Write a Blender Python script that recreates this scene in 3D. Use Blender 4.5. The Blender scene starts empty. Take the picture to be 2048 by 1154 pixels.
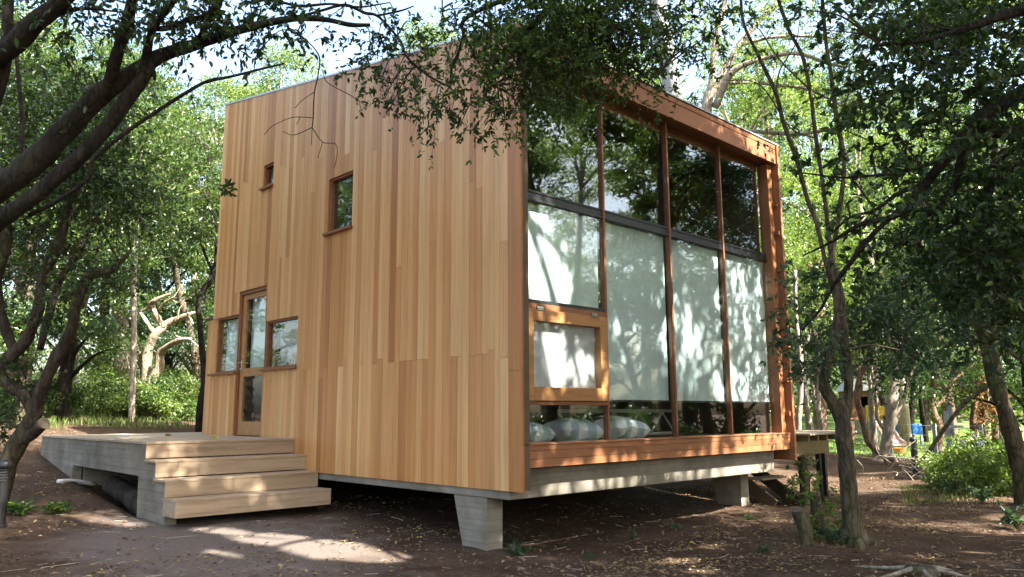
import bpy, math
import numpy as np
from mathutils import Matrix, Vector

S = bpy.context.scene
COL = S.collection

# ------------------------------------------------------------------ camera, sky, sun, exposure
F = 1553.93                                     # focal length in px of the 2048 px wide photograph
CAM = np.array([5.785, -5.712, 0.797])
RT = np.array([0.692122, 0.721766, -0.004636]); UP = np.array([0.117634, -0.106440, 0.987337])
FW = np.cross(UP, RT); FW /= np.linalg.norm(FW)
RT = RT / np.linalg.norm(RT); UP = np.cross(RT, FW)
cd = bpy.data.cameras.new('camera'); cd.sensor_width = 36; cd.lens = F / 2048 * 36
cd.clip_start = .05; cd.clip_end = 2000
cam = bpy.data.objects.new('camera', cd); COL.objects.link(cam)
cam.matrix_world = Matrix(((RT[0], UP[0], -FW[0], CAM[0]), (RT[1], UP[1], -FW[1], CAM[1]), (RT[2], UP[2], -FW[2], CAM[2]), (0, 0, 0, 1)))
S.camera = cam

SUN_EL, SUN_AZ = 47.0, 8.0                      # degrees; azimuth counted from +x towards +y
ce = math.cos(math.radians(SUN_EL))
SUN = np.array([ce * math.cos(math.radians(SUN_AZ)), ce * math.sin(math.radians(SUN_AZ)), math.sin(math.radians(SUN_EL))])
W = bpy.data.worlds.new('World'); S.world = W; W.use_nodes = True
wn = W.node_tree.nodes; wl = W.node_tree.links
sky = wn.new('ShaderNodeTexSky'); sky.sky_type = 'NISHITA'; sky.sun_disc = False
sky.sun_elevation = math.radians(SUN_EL); sky.sun_rotation = math.radians(90 - SUN_AZ)
sky.air_density = 1.2; sky.dust_density = 5.0; sky.ozone_density = 1.0
wl.new(sky.outputs[0], wn['Background'].inputs[0]); wn['Background'].inputs[1].default_value = 0.105
sd = bpy.data.lights.new('sun', 'SUN'); sd.energy = 4.8; sd.angle = math.radians(.53); sd.color = (1, .94, .84)
sun = bpy.data.objects.new('sun', sd); COL.objects.link(sun)
sun.rotation_euler = Vector(SUN).to_track_quat('Z', 'Y').to_euler(); sun.location = (20, 3, 30)
S.view_settings.view_transform = 'Standard'; S.view_settings.look = 'None'
S.view_settings.exposure = 2.8; S.view_settings.gamma = 1
S.cycles.max_bounces = 7; S.cycles.diffuse_bounces = 4; S.cycles.glossy_bounces = 3; S.cycles.transmission_bounces = 4
S.cycles.transparent_max_bounces = 24; S.cycles.caustics_reflective = False; S.cycles.caustics_refractive = False
S.cycles.sample_clamp_indirect = 6

# ------------------------------------------------------------------ helpers
def at(px, py, d):
    return CAM + (FW + RT * (px - 1024) / F - UP * (py - 577) / F) * d
_ph = np.random.default_rng(5).uniform(0, 6.28, (8, 2))
def bumps(x, y, s):
    o = 0
    for i in range(8):
        a = i * 2.399; k = s * (1 + .37 * i)
        o = o + np.sin((x * math.cos(a) + y * math.sin(a)) * k + _ph[i, 0]) / (1 + .5 * i)
    return o / 3
def zg(x, y):
    x = np.asarray(x, float); y = np.asarray(y, float)
    b = np.interp(x, [-30, -18, -14, -12, -10, -8, -5, -3, -1, 6, 12], [.95, .72, .60, .46, .13, -.17, -.47, -.55, -.67, -.66, -.5])
    b = b + np.interp(y, [3, 14, 40], [0, .12, .4]) * np.interp(x, [-12, -6], [0, 1])
    b = b + .42 * np.exp(-(((x + 5) / 1.8) ** 4 + ((y - 4.6) / 1.6) ** 4)) + .05 * np.exp(-(((x + .85) / .5) ** 2 + ((y - .13) / .35) ** 2)) + .05 * np.exp(-(((x + .85) / .5) ** 2 + ((y - 5.3) / .35) ** 2))  # unseen mound added under the cabin to block back light; soil at pier feet
    near = np.exp(-(((x + 5) / 5) ** 2 + ((y + 1) / 3) ** 2))
    b = b + .035 * bumps(x, y, 1.1) * (1 - .6 * near) + .012 * bumps(x, y, 4.3)
    sm = lambda t: np.clip(t, 0, 1) ** 2 * (3 - 2 * np.clip(t, 0, 1))
    b = b - .34 * sm((y + 2.12) / .3) * sm((-.0 - y) / .4) * sm((x + 8.1) / .5) * sm((-4.6 - x) / .5)
    b = b + .16 * np.exp(-(((x - .4) / 1.6) ** 2 + ((y - 12.3) / 1.6) ** 2)) * (1 + .5 * bumps(x, y, 3))
    return b
def gxy(px, d):                                 # ground point under the picture column px at depth d
    p = at(px, 838, d); return np.array([p[0], p[1], float(zg(p[0], p[1]))])

class MB:
    def __init__(s): s.v = []; s.f = []; s.n = 0; s.t = []
    def add(s, v, f, tone=None):
        v = np.asarray(v, float).reshape(-1, 3); f = np.asarray(f, int)
        s.v.append(v); s.f.append(f + s.n); s.n += len(v)
        s.t.append(np.full(len(f), .5 if tone is None else tone) if not isinstance(tone, np.ndarray) else tone)
    def box(s, x0, x1, y0, y1, z0, z1, tone=None):
        v = [(x, y, z) for x in (x0, x1) for y in (y0, y1) for z in (z0, z1)]
        s.add(v, [(0, 1, 3, 2), (4, 6, 7, 5), (0, 4, 5, 1), (2, 3, 7, 6), (0, 2, 6, 4), (1, 5, 7, 3)], tone)
    def hexa(s, v, tone=None):                  # 8 corners in the order of box
        s.add(v, [(0, 1, 3, 2), (4, 6, 7, 5), (0, 4, 5, 1), (2, 3, 7, 6), (0, 2, 6, 4), (1, 5, 7, 3)], tone)
    def bar(s, a, b, w, h, up=(0, 0, 1)):
        a = np.array(a, float); b = np.array(b, float); d = b - a; d /= np.linalg.norm(d)
        u = np.array(up, float); sd_ = np.cross(d, u); sd_ /= np.linalg.norm(sd_); u = np.cross(sd_, d)
        s.hexa([p + sd_ * i * w / 2 + u * j * h / 2 for p in (a, b) for i in (-1, 1) for j in (-1, 1)])
    def prism(s, poly, ax, lo, hi):             # polygon (2D) extruded along axis ax
        n = len(poly); o = [i for i in range(3) if i != ax]; v = np.zeros((2 * n, 3))
        for k, c in enumerate((lo, hi)):
            v[k * n:(k + 1) * n, o] = poly; v[k * n:(k + 1) * n, ax] = c
        s.add(v, [(i, (i + 1) % n, n + (i + 1) % n, n + i) for i in range(n)])
        s.f.append(('poly', [tuple(s.n - 2 * n + i for i in range(n))[::-1], tuple(s.n - n + i for i in range(n))]))
        s.t.append(np.full(2, .5))
    def tube(s, pts, rad, n=8, rng=None, lump=0.0, cap=True):
        pts = np.asarray(pts, float); m = len(pts); rad = np.broadcast_to(np.asarray(rad, float), (m,))
        t = np.gradient(pts, axis=0); t /= np.linalg.norm(t, axis=1)[:, None] + 1e-9
        ref = np.array([.31, .17, .93]) if abs(t[0] @ np.array([.31, .17, .93])) < .9 else np.array([1., 0, 0])
        u = np.cross(t[0], ref); u /= np.linalg.norm(u); U = [u]
        for i in range(1, m):
            u = U[-1] - t[i] * (U[-1] @ t[i]); u /= np.linalg.norm(u) + 1e-9; U.append(u)
        U = np.array(U); V = np.cross(t, U); a = np.arange(n) / n * 2 * math.pi
        rr = rad[:, None] * np.ones((m, n))
        if rng is not None and lump: 
            ln = rng.normal(0, 1, (m, n)); q = 0
            for e in range(4): q = q + np.roll(ln, e, 0)
            ln = q / 2; ln = (ln + np.roll(ln, 1, 1)) / 1.4
            rr = rr * (1 + lump * ln)
        v = pts[:, None] + rr[:, :, None] * (U[:, None] * np.cos(a)[None, :, None] + V[:, None] * np.sin(a)[None, :, None])
        i = np.arange(m - 1)[:, None] * n; j = np.arange(n)[None]; k = (j + 1) % n
        f = np.stack([i + j, i + k, i + n + k, i + n + j], -1).reshape(-1, 4)
        s.add(v.reshape(-1, 3), f)
        if cap:
            s.f.append(('poly', [tuple(s.n - m * n + q for q in range(n))[::-1], tuple(s.n - n + q for q in range(n))])); s.t.append(np.full(2, .5))
    def lathe(s, c, prof, n=16):                # rings (r, z) about a vertical axis
        c = np.array(c, float); m = len(prof); a = np.arange(n) / n * 2 * math.pi
        v = np.array([[c + (r * math.cos(t), r * math.sin(t), z) for t in a] for r, z in prof]).reshape(-1, 3)
        s.add(v, [(i * n + j, i * n + (j + 1) % n, (i + 1) * n + (j + 1) % n, (i + 1) * n + j) for i in range(m - 1) for j in range(n)])
        s.f.append(('poly', [tuple(s.n - m * n + q for q in range(n))[::-1], tuple(s.n - n + q for q in range(n))])); s.t.append(np.full(2, .5))
    def build(s, name, mat, parent=None, smooth=False, bevel=0, org=None, tone=False):
        if org is None: org = ORG.get(parent.name, np.zeros(3)) if parent else np.zeros(3)
        me = bpy.data.meshes.new(name)
        v = np.concatenate(s.v) - org; tot = []; vi = []
        for f in s.f:
            if isinstance(f, tuple):
                for p in f[1]: tot.append(np.array([len(p)])); vi.append(np.array(p))
            else:
                tot.append(np.full(len(f), f.shape[1])); vi.append(f.reshape(-1))
        tot = np.concatenate(tot); vi = np.concatenate(vi)
        me.vertices.add(len(v)); me.vertices.foreach_set('co', v.reshape(-1).astype(np.float32))
        me.loops.add(len(vi)); me.loops.foreach_set('vertex_index', vi.astype(np.int32))
        me.polygons.add(len(tot)); me.polygons.foreach_set('loop_start', (np.cumsum(tot) - tot).astype(np.int32))
        me.polygons.foreach_set('loop_total', tot.astype(np.int32))
        me.polygons.foreach_set('use_smooth', np.full(len(tot), smooth, bool))
        if tone:
            at_ = me.attributes.new('tone', 'FLOAT', 'FACE'); at_.data.foreach_set('value', np.concatenate(s.t).astype(np.float32))
        me.update(calc_edges=True); me.materials.append(mat)
        o = bpy.data.objects.new(name, me); COL.objects.link(o)
        if parent: o.parent = parent; ORG[o.name] = org
        if bevel:
            b = o.modifiers.new('bevel', 'BEVEL'); b.width = bevel; b.segments = 2; b.limit_method = 'ANGLE'
        return o
ORG = {}
def tag(o, label, cat, group=None):
    o['label'] = label; o['category'] = cat
    if group: o['group'] = group
    return o
def thing(name, label, cat, loc, group=None):
    o = bpy.data.objects.new(name, None); o.empty_display_size = .2; COL.objects.link(o)
    o.location = loc; ORG[o.name] = np.array(loc, float); return tag(o, label, cat, group)
def dup(root, loc, rz, sc, label, group=None):
    r = root.copy(); COL.objects.link(r); r.location = loc; r.rotation_euler = (0, 0, rz); r.scale = (sc, sc, sc)
    r['label'] = label
    if group: r['group'] = group
    for ch in list(root.children):
        c = ch.copy(); COL.objects.link(c); c.parent = r
        for g in ch.children:
            d = g.copy(); COL.objects.link(d); d.parent = c
    return r
def crom(P, k=6):                               # Catmull-Rom resample of rows
    P = np.asarray(P, float); Q = np.vstack([2 * P[0] - P[1], P, 2 * P[-1] - P[-2]]); out = []
    for i in range(1, len(Q) - 2):
        for t in np.arange(k) / k:
            a, b, c, d = Q[i - 1:i + 3]
            out.append(.5 * ((2 * b) + (c - a) * t + (2 * a - 5 * b + 4 * c - d) * t * t + (3 * b - a - 3 * c + d) * t ** 3))
    out.append(P[-1]); return np.array(out)
def nrm(a): return a / (np.linalg.norm(a, axis=-1, keepdims=True) + 1e-9)

# ------------------------------------------------------------------ materials
def mat(name):
    m = bpy.data.materials.new(name); m.use_nodes = True; nt = m.node_tree
    return m, nt, nt.nodes, nt.links, nt.nodes['Principled BSDF']
def N(nt, typ, **kw):
    n = nt.nodes.new(typ)
    for k, v in kw.items():
        if hasattr(n, k): setattr(n, k, v)
        else: n.inputs[k].default_value = v
    return n
def ramp(nt, fac, stops):
    r = nt.nodes.new('ShaderNodeValToRGB'); e = r.color_ramp.elements
    while len(e) < len(stops): e.new(.5)
    for x, (p, c) in zip(e, stops): x.position = p; x.color = (*c, 1)
    nt.links.new(fac, r.inputs[0]); return r
def mapped(nt, scale, loc=None):
    tc = nt.nodes.new('ShaderNodeTexCoord'); mp = nt.nodes.new('ShaderNodeMapping'); mp.inputs['Scale'].default_value = scale
    nt.links.new(tc.outputs['Object'], mp.inputs[0]); return mp
def mixc(nt, kind, fac, a, b):
    m = nt.nodes.new('ShaderNodeMix'); m.data_type = 'RGBA'; m.blend_type = kind
    if hasattr(fac, 'name') and not isinstance(fac, float): nt.links.new(fac, m.inputs[0])
    else: m.inputs[0].default_value = fac
    for s_, i in ((a, 6), (b, 7)):
        if isinstance(s_, tuple): m.inputs[i].default_value = (*s_, 1)
        else: nt.links.new(s_, m.inputs[i])
    return m.outputs[2]
def bump(nt, h, strength, dist=.01):
    b = nt.nodes.new('ShaderNodeBump'); b.inputs['Strength'].default_value = strength; b.inputs['Distance'].default_value = dist
    nt.links.new(h, b.inputs['Height']); return b.outputs[0]
def wood(name, cols, scale, rough=.5, tone=True, spec=.35, grain=.35, weather=None):
    m, nt, n, l, p = mat(name)
    mp = mapped(nt, scale)
    a = N(nt, 'ShaderNodeAttribute', attribute_name='tone')
    off = N(nt, 'ShaderNodeVectorMath', operation='SCALE'); off.inputs[0].default_value = (37, 91, 53); l.new(a.outputs['Fac'], off.inputs['Scale'])
    ad = N(nt, 'ShaderNodeVectorMath', operation='ADD'); l.new(mp.outputs[0], ad.inputs[0]); l.new(off.outputs[0], ad.inputs[1])
    n1 = N(nt, 'ShaderNodeTexNoise', Scale=1.0, Detail=6.0, Roughness=.65); l.new(ad.outputs[0], n1.inputs['Vector'])
    n2 = N(nt, 'ShaderNodeTexNoise', Scale=.23, Detail=3.0); l.new(ad.outputs[0], n2.inputs['Vector'])
    base = ramp(nt, a.outputs['Fac'], cols).outputs[0]
    g = ramp(nt, n1.outputs['Fac'], [(.3, (.62, .55, .48)), (.5, (1, 1, 1)), (.75, (1.12, 1.1, 1.06))]).outputs[0]
    c = mixc(nt, 'MULTIPLY', grain * 1.6, base, g)
    g2 = ramp(nt, n2.outputs['Fac'], [(.35, (.78, .72, .66)), (.65, (1.06, 1.04, 1.0))]).outputs[0]
    c = mixc(nt, 'MULTIPLY', .6, c, g2)
    if weather:
        mq = mapped(nt, (1.3, 1.3, 1.3)); n3 = N(nt, 'ShaderNodeTexNoise', Scale=1.5, Detail=7.0, Roughness=.7); l.new(mq.outputs[0], n3.inputs['Vector'])
        c = mixc(nt, 'MIX', ramp(nt, n3.outputs['Fac'], [(.45, (0, 0, 0)), (.75, (.55, .55, .55))]).outputs[0], c, weather)
    l.new(c, p.inputs['Base Color']); p.inputs['Roughness'].default_value = rough; p.inputs['Specular IOR Level'].default_value = spec
    l.new(bump(nt, n1.outputs['Fac'], .25, .004), p.inputs['Normal'])
    return m
CLAD = wood('cedar_boards', [(0, (.62, .39, .175)), (.3, (.555, .303, .116)), (.62, (.465, .220, .070)), (1, (.335, .135, .039))], (55, 55, 1.6), rough=.40, spec=.5)
FRAME = wood('red_cedar_trim', [(0, (.26, .118, .056)), (1, (.19, .082, .040))], (40, 3, 40), rough=.45)
FIN = wood('orange_cedar_trim', [(0, (.29, .132, .062)), (1, (.23, .098, .045))], (6, 3.0, 6), rough=.5)
CASE = wood('casement_oak', [(0, (.38, .205, .085)), (1, (.31, .155, .06))], (30, 4, 30), rough=.4)
DECKW = wood('weathered_deck_boards', [(0, (.40, .34, .255)), (1, (.31, .26, .19))], (22, 1.2, 22), rough=.75, weather=(.34, .30, .25))
STEPW = wood('pine_step_boards', [(0, (.37, .29, .205)), (1, (.30, .23, .155))], (16, 1.1, 16), rough=.7, weather=(.27, .215, .15), grain=.6)
DARKW = wood('dark_stained_timber', [(0, (.10, .075, .045)), (1, (.07, .05, .03))], (12, 2, 12), rough=.7)
OLIVEW = wood('olive_stained_timber', [(0, (.19, .155, .075)), (1, (.14, .11, .05))], (12, 2, 12), rough=.7)

def concrete():
    m, nt, n, l, p = mat('board_marked_concrete')
    mp = mapped(nt, (1, 1, 1)); a = N(nt, 'ShaderNodeTexNoise', Scale=2.2, Detail=8.0, Roughness=.65); l.new(mp.outputs[0], a.inputs['Vector'])
    mp2 = mapped(nt, (1.5, 1.5, 26)); b = N(nt, 'ShaderNodeTexNoise', Scale=1.0, Detail=4.0); l.new(mp2.outputs[0], b.inputs['Vector'])
    w = N(nt, 'ShaderNodeTexWave', Scale=2.6, Distortion=.6); w.bands_direction = 'Z'; l.new(mp.outputs[0], w.inputs['Vector'])
    c = ramp(nt, a.outputs['Fac'], [(.25, (.085, .075, .05)), (.48, (.185, .165, .13)), (.62, (.235, .215, .175)), (.8, (.33, .315, .28))]).outputs[0]
    c = mixc(nt, 'MULTIPLY', .6, c, ramp(nt, b.outputs['Fac'], [(.3, (.7, .7, .66)), (.6, (1, 1, 1))]).outputs[0])
    c = mixc(nt, 'MULTIPLY', .5, c, ramp(nt, w.outputs['Fac'], [(0, (.55, .55, .52)), (.06, (1, 1, 1))]).outputs[0])
    l.new(c, p.inputs['Base Color']); p.inputs['Roughness'].default_value = .85
    l.new(bump(nt, b.outputs['Fac'], .3, .01), p.inputs['Normal']); return m
CONC = concrete()
def plain(name, c, rough=.5, metal=0, noise=.25, sc=8.0):
    m, nt, n, l, p = mat(name); mp = mapped(nt, (1, 1, 1)); a = N(nt, 'ShaderNodeTexNoise', Scale=sc, Detail=5.0); l.new(mp.outputs[0], a.inputs['Vector'])
    k = ramp(nt, a.outputs['Fac'], [(.3, (1 - noise,) * 3), (.7, (1, 1, 1))]).outputs[0]
    l.new(mixc(nt, 'MULTIPLY', 1.0, c, k), p.inputs['Base Color']); p.inputs['Roughness'].default_value = rough; p.inputs['Metallic'].default_value = metal; return m
BLACK = plain('black_metal', (.018, .019, .021), .4); METAL = plain('zinc_flashing', (.55, .57, .58), .35, .6); STEEL = plain('brushed_steel', (.6, .6, .58), .25, 1)
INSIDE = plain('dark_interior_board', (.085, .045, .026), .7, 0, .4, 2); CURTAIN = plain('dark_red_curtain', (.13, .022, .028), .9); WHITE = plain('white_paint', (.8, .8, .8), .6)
def glass(name, f0, wav, tint=(.95, .972, .97)):
    m, nt, n, l, p = mat(name); n.remove(p); out = n['Material Output']
    g = N(nt, 'ShaderNodeNewGeometry'); mp = mapped(nt, (1, 1, 1)); a = N(nt, 'ShaderNodeTexNoise', Scale=wav[1], Detail=1.0); l.new(mp.outputs[0], a.inputs['Vector'])
    nb = bump(nt, a.outputs['Fac'], wav[0], .02)
    d = N(nt, 'ShaderNodeVectorMath', operation='DOT_PRODUCT'); l.new(g.outputs['Normal'], d.inputs[0]); l.new(g.outputs['Incoming'], d.inputs[1])
    ab = N(nt, 'ShaderNodeMath', operation='ABSOLUTE'); l.new(d.outputs['Value'], ab.inputs[0])
    om = N(nt, 'ShaderNodeMath', operation='SUBTRACT'); om.inputs[0].default_value = 1; l.new(ab.outputs[0], om.inputs[1])
    pw = N(nt, 'ShaderNodeMath', operation='POWER'); l.new(om.outputs[0], pw.inputs[0]); pw.inputs[1].default_value = 5
    ma = N(nt, 'ShaderNodeMath', operation='MULTIPLY_ADD'); l.new(pw.outputs[0], ma.inputs[0]); ma.inputs[1].default_value = 1 - f0; ma.inputs[2].default_value = f0
    t = N(nt, 'ShaderNodeBsdfTransparent'); t.inputs[0].default_value = (*tint, 1)
    gl = N(nt, 'ShaderNodeBsdfGlossy'); gl.inputs['Roughness'].default_value = .018; gl.inputs['Color'].default_value = (.92, .97, 1, 1); l.new(nb, gl.inputs['Normal'])
    mx = N(nt, 'ShaderNodeMixShader'); l.new(ma.outputs[0], mx.inputs[0]); l.new(t.outputs[0], mx.inputs[1]); l.new(gl.outputs[0], mx.inputs[2])
    l.new(mx.outputs[0], out.inputs[0]); return m
GLASS = glass('window_glass', .10, (.012, 2.2)); WAVY = glass('rippled_window_glass', .06, (.05, 6.0))
def blind(name, c, tr):
    m, nt, n, l, p = mat(name); mp = mapped(nt, (1, 1, 1)); a = N(nt, 'ShaderNodeTexNoise', Scale=3.0, Detail=3.0); l.new(mp.outputs[0], a.inputs['Vector'])
    cc = mixc(nt, 'MULTIPLY', 1.0, c, ramp(nt, a.outputs['Fac'], [(.3, (.93, .93, .93)), (.7, (1, 1, 1))]).outputs[0])
    l.new(cc, p.inputs['Base Color']); p.inputs['Roughness'].default_value = .85
    t = N(nt, 'ShaderNodeBsdfTranslucent'); t.inputs[0].default_value = (*c, 1); mx = N(nt, 'ShaderNodeMixShader'); mx.inputs[0].default_value = tr
    l.new(p.outputs[0], mx.inputs[1]); l.new(t.outputs[0], mx.inputs[2]); l.new(mx.outputs[0], n['Material Output'].inputs[0]); return m
BLIND = blind('roller_blind_fabric', (.755, .885, .865), .28); SMALLB = blind('white_blind_fabric', (.74, .75, .76), .25)

def bark(name, dark, mid, light, moss=None, sc=6.0, crack=.8):
    m, nt, n, l, p = mat(name); mp = mapped(nt, (1, 1, .35)); a = N(nt, 'ShaderNodeTexNoise', Scale=sc * 2.4, Detail=8.0, Roughness=.7); l.new(mp.outputs[0], a.inputs['Vector'])
    b = N(nt, 'ShaderNodeTexNoise', Scale=sc * .45, Detail=4.0); l.new(mp.outputs[0], b.inputs['Vector'])
    c = ramp(nt, a.outputs['Fac'], [(.3, dark), (.52, mid), (.75, light)]).outputs[0]
    k = ramp(nt, b.outputs['Fac'], [(.48, (0, 0, 0)), (.66, (.8, .8, .8))]).outputs[0]
    c = mixc(nt, 'MIX', k, c, moss if moss else light)
    mv = mapped(nt, (sc * 3.2, sc * 3.2, sc * .8)); dn = N(nt, 'ShaderNodeVectorMath', operation='MULTIPLY_ADD'); l.new(a.outputs['Color'], dn.inputs[0]); dn.inputs[1].default_value = (1.3, 1.3, 1.3); l.new(mv.outputs[0], dn.inputs[2])
    vo = N(nt, 'ShaderNodeTexVoronoi', feature='DISTANCE_TO_EDGE', Scale=1.0); l.new(dn.outputs[0], vo.inputs['Vector'])
    cr = ramp(nt, vo.outputs['Distance'], [(0, (.35, .33, .30)), (.14, (1, 1, 1))]).outputs[0]; c = mixc(nt, 'MULTIPLY', crack, c, cr)
    l.new(c, p.inputs['Base Color']); p.inputs['Roughness'].default_value = .9; p.inputs['Specular IOR Level'].default_value = .15
    l.new(bump(nt, a.outputs['Fac'], 1.0, .06), p.inputs['Normal']); return m
BARK_D = bark('dark_bark', (.012, .010, .008), (.028, .023, .018), (.058, .050, .040), (.044, .041, .028))
BARK_M = bark('mossy_bark', (.05, .042, .028), (.11, .094, .064), (.19, .17, .128), (.125, .117, .05), 4)
BARK_C = bark('shaded_brown_bark', (.022, .018, .013), (.055, .045, .033), (.11, .095, .073), (.07, .065, .036), 4)  # darker copy of the mossy bark, shade put into its colour
BARK_P = bark('pale_bark', (.20, .165, .13), (.36, .31, .25), (.52, .48, .41), (.42, .38, .31), 5, .45)
BARK_R = bark('reddish_bark', (.10, .06, .045), (.20, .13, .095), (.33, .24, .18), None, 5)
BARK_G = bark('grey_gum_bark', (.15, .16, .17), (.25, .265, .28), (.34, .355, .37), None, 2, .2)
BARK_W = bark('bleached_dead_wood', (.16, .125, .08), (.33, .27, .19), (.47, .41, .31), None, 5)
TWIGM = bark('twig_bark', (.045, .035, .026), (.08, .064, .048), (.12, .10, .075), None, 20)
LOGM = bark('grey_log_wood', (.02, .016, .012), (.05, .04, .03), (.09, .075, .058), None, 5)
CUTW = plain('sawn_wood_end', (.13, .10, .065), .8, 0, .4, 20)

def leafmat(name, stops, trans, tcol, rough=.42, spec=.35):
    m, nt, n, l, p = mat(name); g = N(nt, 'ShaderNodeNewGeometry')
    c = ramp(nt, g.outputs['Random Per Island'], stops).outputs[0]
    l.new(c, p.inputs['Base Color']); p.inputs['Roughness'].default_value = rough; p.inputs['Specular IOR Level'].default_value = spec
    t = N(nt, 'ShaderNodeBsdfTranslucent'); l.new(mixc(nt, 'MULTIPLY', 1.0, c, tcol), t.inputs[0])
    mx = N(nt, 'ShaderNodeMixShader'); mx.inputs[0].default_value = trans
    l.new(p.outputs[0], mx.inputs[1]); l.new(t.outputs[0], mx.inputs[2]); l.new(mx.outputs[0], n['Material Output'].inputs[0]); return m
LEAF_D = leafmat('dark_glossy_leaf', [(0, (.012, .028, .008)), (.5, (.024, .050, .013)), (1, (.055, .092, .022))], .36, (1.5, 1.7, .7))
LEAF_O = leafmat('small_glossy_leaf', [(0, (.020, .048, .012)), (.5, (.040, .082, .018)), (1, (.085, .14, .030))], .42, (1.6, 1.75, .7))
LEAF_M = leafmat('mid_green_leaf', [(0, (.022, .050, .012)), (.5, (.050, .096, .022)), (.9, (.10, .155, .036)), (1, (.18, .185, .065))], .40, (1.6, 1.65, .8), .36, .5)
LEAF_Y = leafmat('pale_green_leaf', [(0, (.062, .112, .026)), (.5, (.115, .178, .040)), (1, (.20, .25, .07))], .46, (1.5, 1.6, .8), .38, .45)
LEAF_B = leafmat('bluish_green_leaf', [(0, (.020, .048, .022)), (.5, (.036, .076, .033)), (1, (.072, .118, .052))], .35, (1.5, 1.6, .8), .36, .5)
LEAF_DRY = leafmat('dry_brown_leaf', [(0, (.16, .08, .03)), (.6, (.26, .14, .05)), (1, (.34, .24, .11))], .3, (1.2, 1.1, .8), .7, .1)
LITTER = leafmat('leaf_litter', [(0, (.07, .045, .03)), (.4, (.16, .11, .07)), (.75, (.24, .165, .095)), (.95, (.33, .25, .12)), (1, (.34, .29, .07))], .1, (1, 1, 1), .75, .15)
GRASSM = leafmat('grass_blade', [(0, (.05, .085, .018)), (.5, (.085, .135, .03)), (.8, (.15, .165, .06)), (1, (.26, .22, .11))], .3, (1.4, 1.6, .6), .6, .2)

# ------------------------------------------------------------------ leaf and twig geometry
def vtubes(mb, P, R, sides=3):                  # many twigs at once: P (n,k,3), R (n,k)
    n, k, _ = P.shape
    if not n: return
    t = nrm(np.gradient(P, axis=1)); ref = np.array([.37, .21, .9]); u = nrm(np.cross(t, ref)); v = np.cross(t, u)
    a = np.arange(sides) / sides * 2 * math.pi
    V = P[:, :, None] + R[:, :, None, None] * (u[:, :, None] * np.cos(a)[:, None] + v[:, :, None] * np.sin(a)[:, None])
    b = np.arange(n)[:, None, None] * (k * sides) + np.arange(k - 1)[None, :, None] * sides; j = np.arange(sides)[None, None]; q = (j + 1) % sides
    f = np.stack([b + j, b + q, b + sides + q, b + sides + j], -1).reshape(-1, 4)
    mb.add(V.reshape(-1, 3), f)
def leaves(mb, P, A, Nn, L, w=.46, fold=.10, fine=False):
    n = len(P)
    if not n: return
    A = nrm(A); Sd = nrm(np.cross(A, Nn)); Nn = np.cross(Sd, A); L = np.broadcast_to(L, (n,))[:, None]; h = L * w / 2
    if fine:
        V = np.stack([P, P + A * L * .3 + Sd * h * .9 + Nn * L * fold, P + A * L * .68 + Sd * h * .75 + Nn * L * fold * .7, P + A * L - Nn * L * fold * .5,
                      P + A * L * .68 - Sd * h * .75 + Nn * L * fold * .7, P + A * L * .3 - Sd * h * .9 + Nn * L * fold], 1)
        b = np.arange(n)[:, None] * 6; f = np.concatenate([b + [0, 1, 2, 3], b + [0, 3, 4, 5]])
    else:
        V = np.stack([P, P + A * L * .45 + Sd * h + Nn * L * fold, P + A * L, P + A * L * .45 - Sd * h + Nn * L * fold], 1)
        f = np.arange(n)[:, None] * 4 + np.array([0, 1, 2, 3])
    mb.add(V.reshape(-1, 3), f)
def rdir(rng, n, up=0.0):
    d = rng.normal(0, 1, (n, 3)); d[:, 2] += up; return nrm(d)
def sprays(rng, O, D, ln, nl, L, lf, tw, droop=.35, fine=True, keep=None, w=.46):
    """leafy twigs: start O, direction D, length ln; nl leaves on each"""
    n = len(O)
    if not n: return
    s = np.linspace(0, 1, 5)[None, :, None]; ln = np.broadcast_to(ln, (n,))
    bend = rng.normal(0, .25, (n, 1, 3)); bend[:, :, 2] -= droop
    P = O[:, None] + (D[:, None] * s + bend * s * s) * ln[:, None, None]
    vtubes(tw, P, np.broadcast_to((.0035 * (1.15 - s[..., 0])), (n, 5)) * np.clip(ln[:, None] / .35, .6, 1.8))
    u = np.sort(rng.uniform(.1, 1.02, (n, nl)), 1); i = np.clip((u * 4).astype(int), 0, 3); fr = (u * 4 - i)[..., None]
    ar = np.arange(n)[:, None]; Q = P[ar, i] * (1 - fr) + P[ar, i + 1] * fr; T = nrm(P[ar, i + 1] - P[ar, i])
    A = nrm(T * .55 + rdir(rng, n * nl).reshape(n, nl, 3) * .9); A[..., 2] -= .15
    Nn = rdir(rng, n * nl, .9).reshape(n, nl, 3)
    Q = Q.reshape(-1, 3); A = A.reshape(-1, 3); Nn = Nn.reshape(-1, 3); LL = L * rng.uniform(.6, 1.2, n * nl)
    if keep is not None:
        k = keep(Q); Q, A, Nn, LL = Q[k], A[k], Nn[k], LL[k]
    leaves(lf, Q, A, Nn, LL, fine=fine, w=w)
def clump_twigs(rng, C, r, n, nl, L, lf, tw, droop=.35, fine=True, flat=.75, keep=None, w=.46):
    O = C + rng.normal(0, r * .42, (n, 3)) * [1, 1, flat]; D = nrm(O - C + rng.normal(0, r * .35, (n, 3)))
    sprays(rng, O, D, r * rng.uniform(.35, .85, n), nl, L, lf, tw, droop, fine, keep, w)
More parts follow.
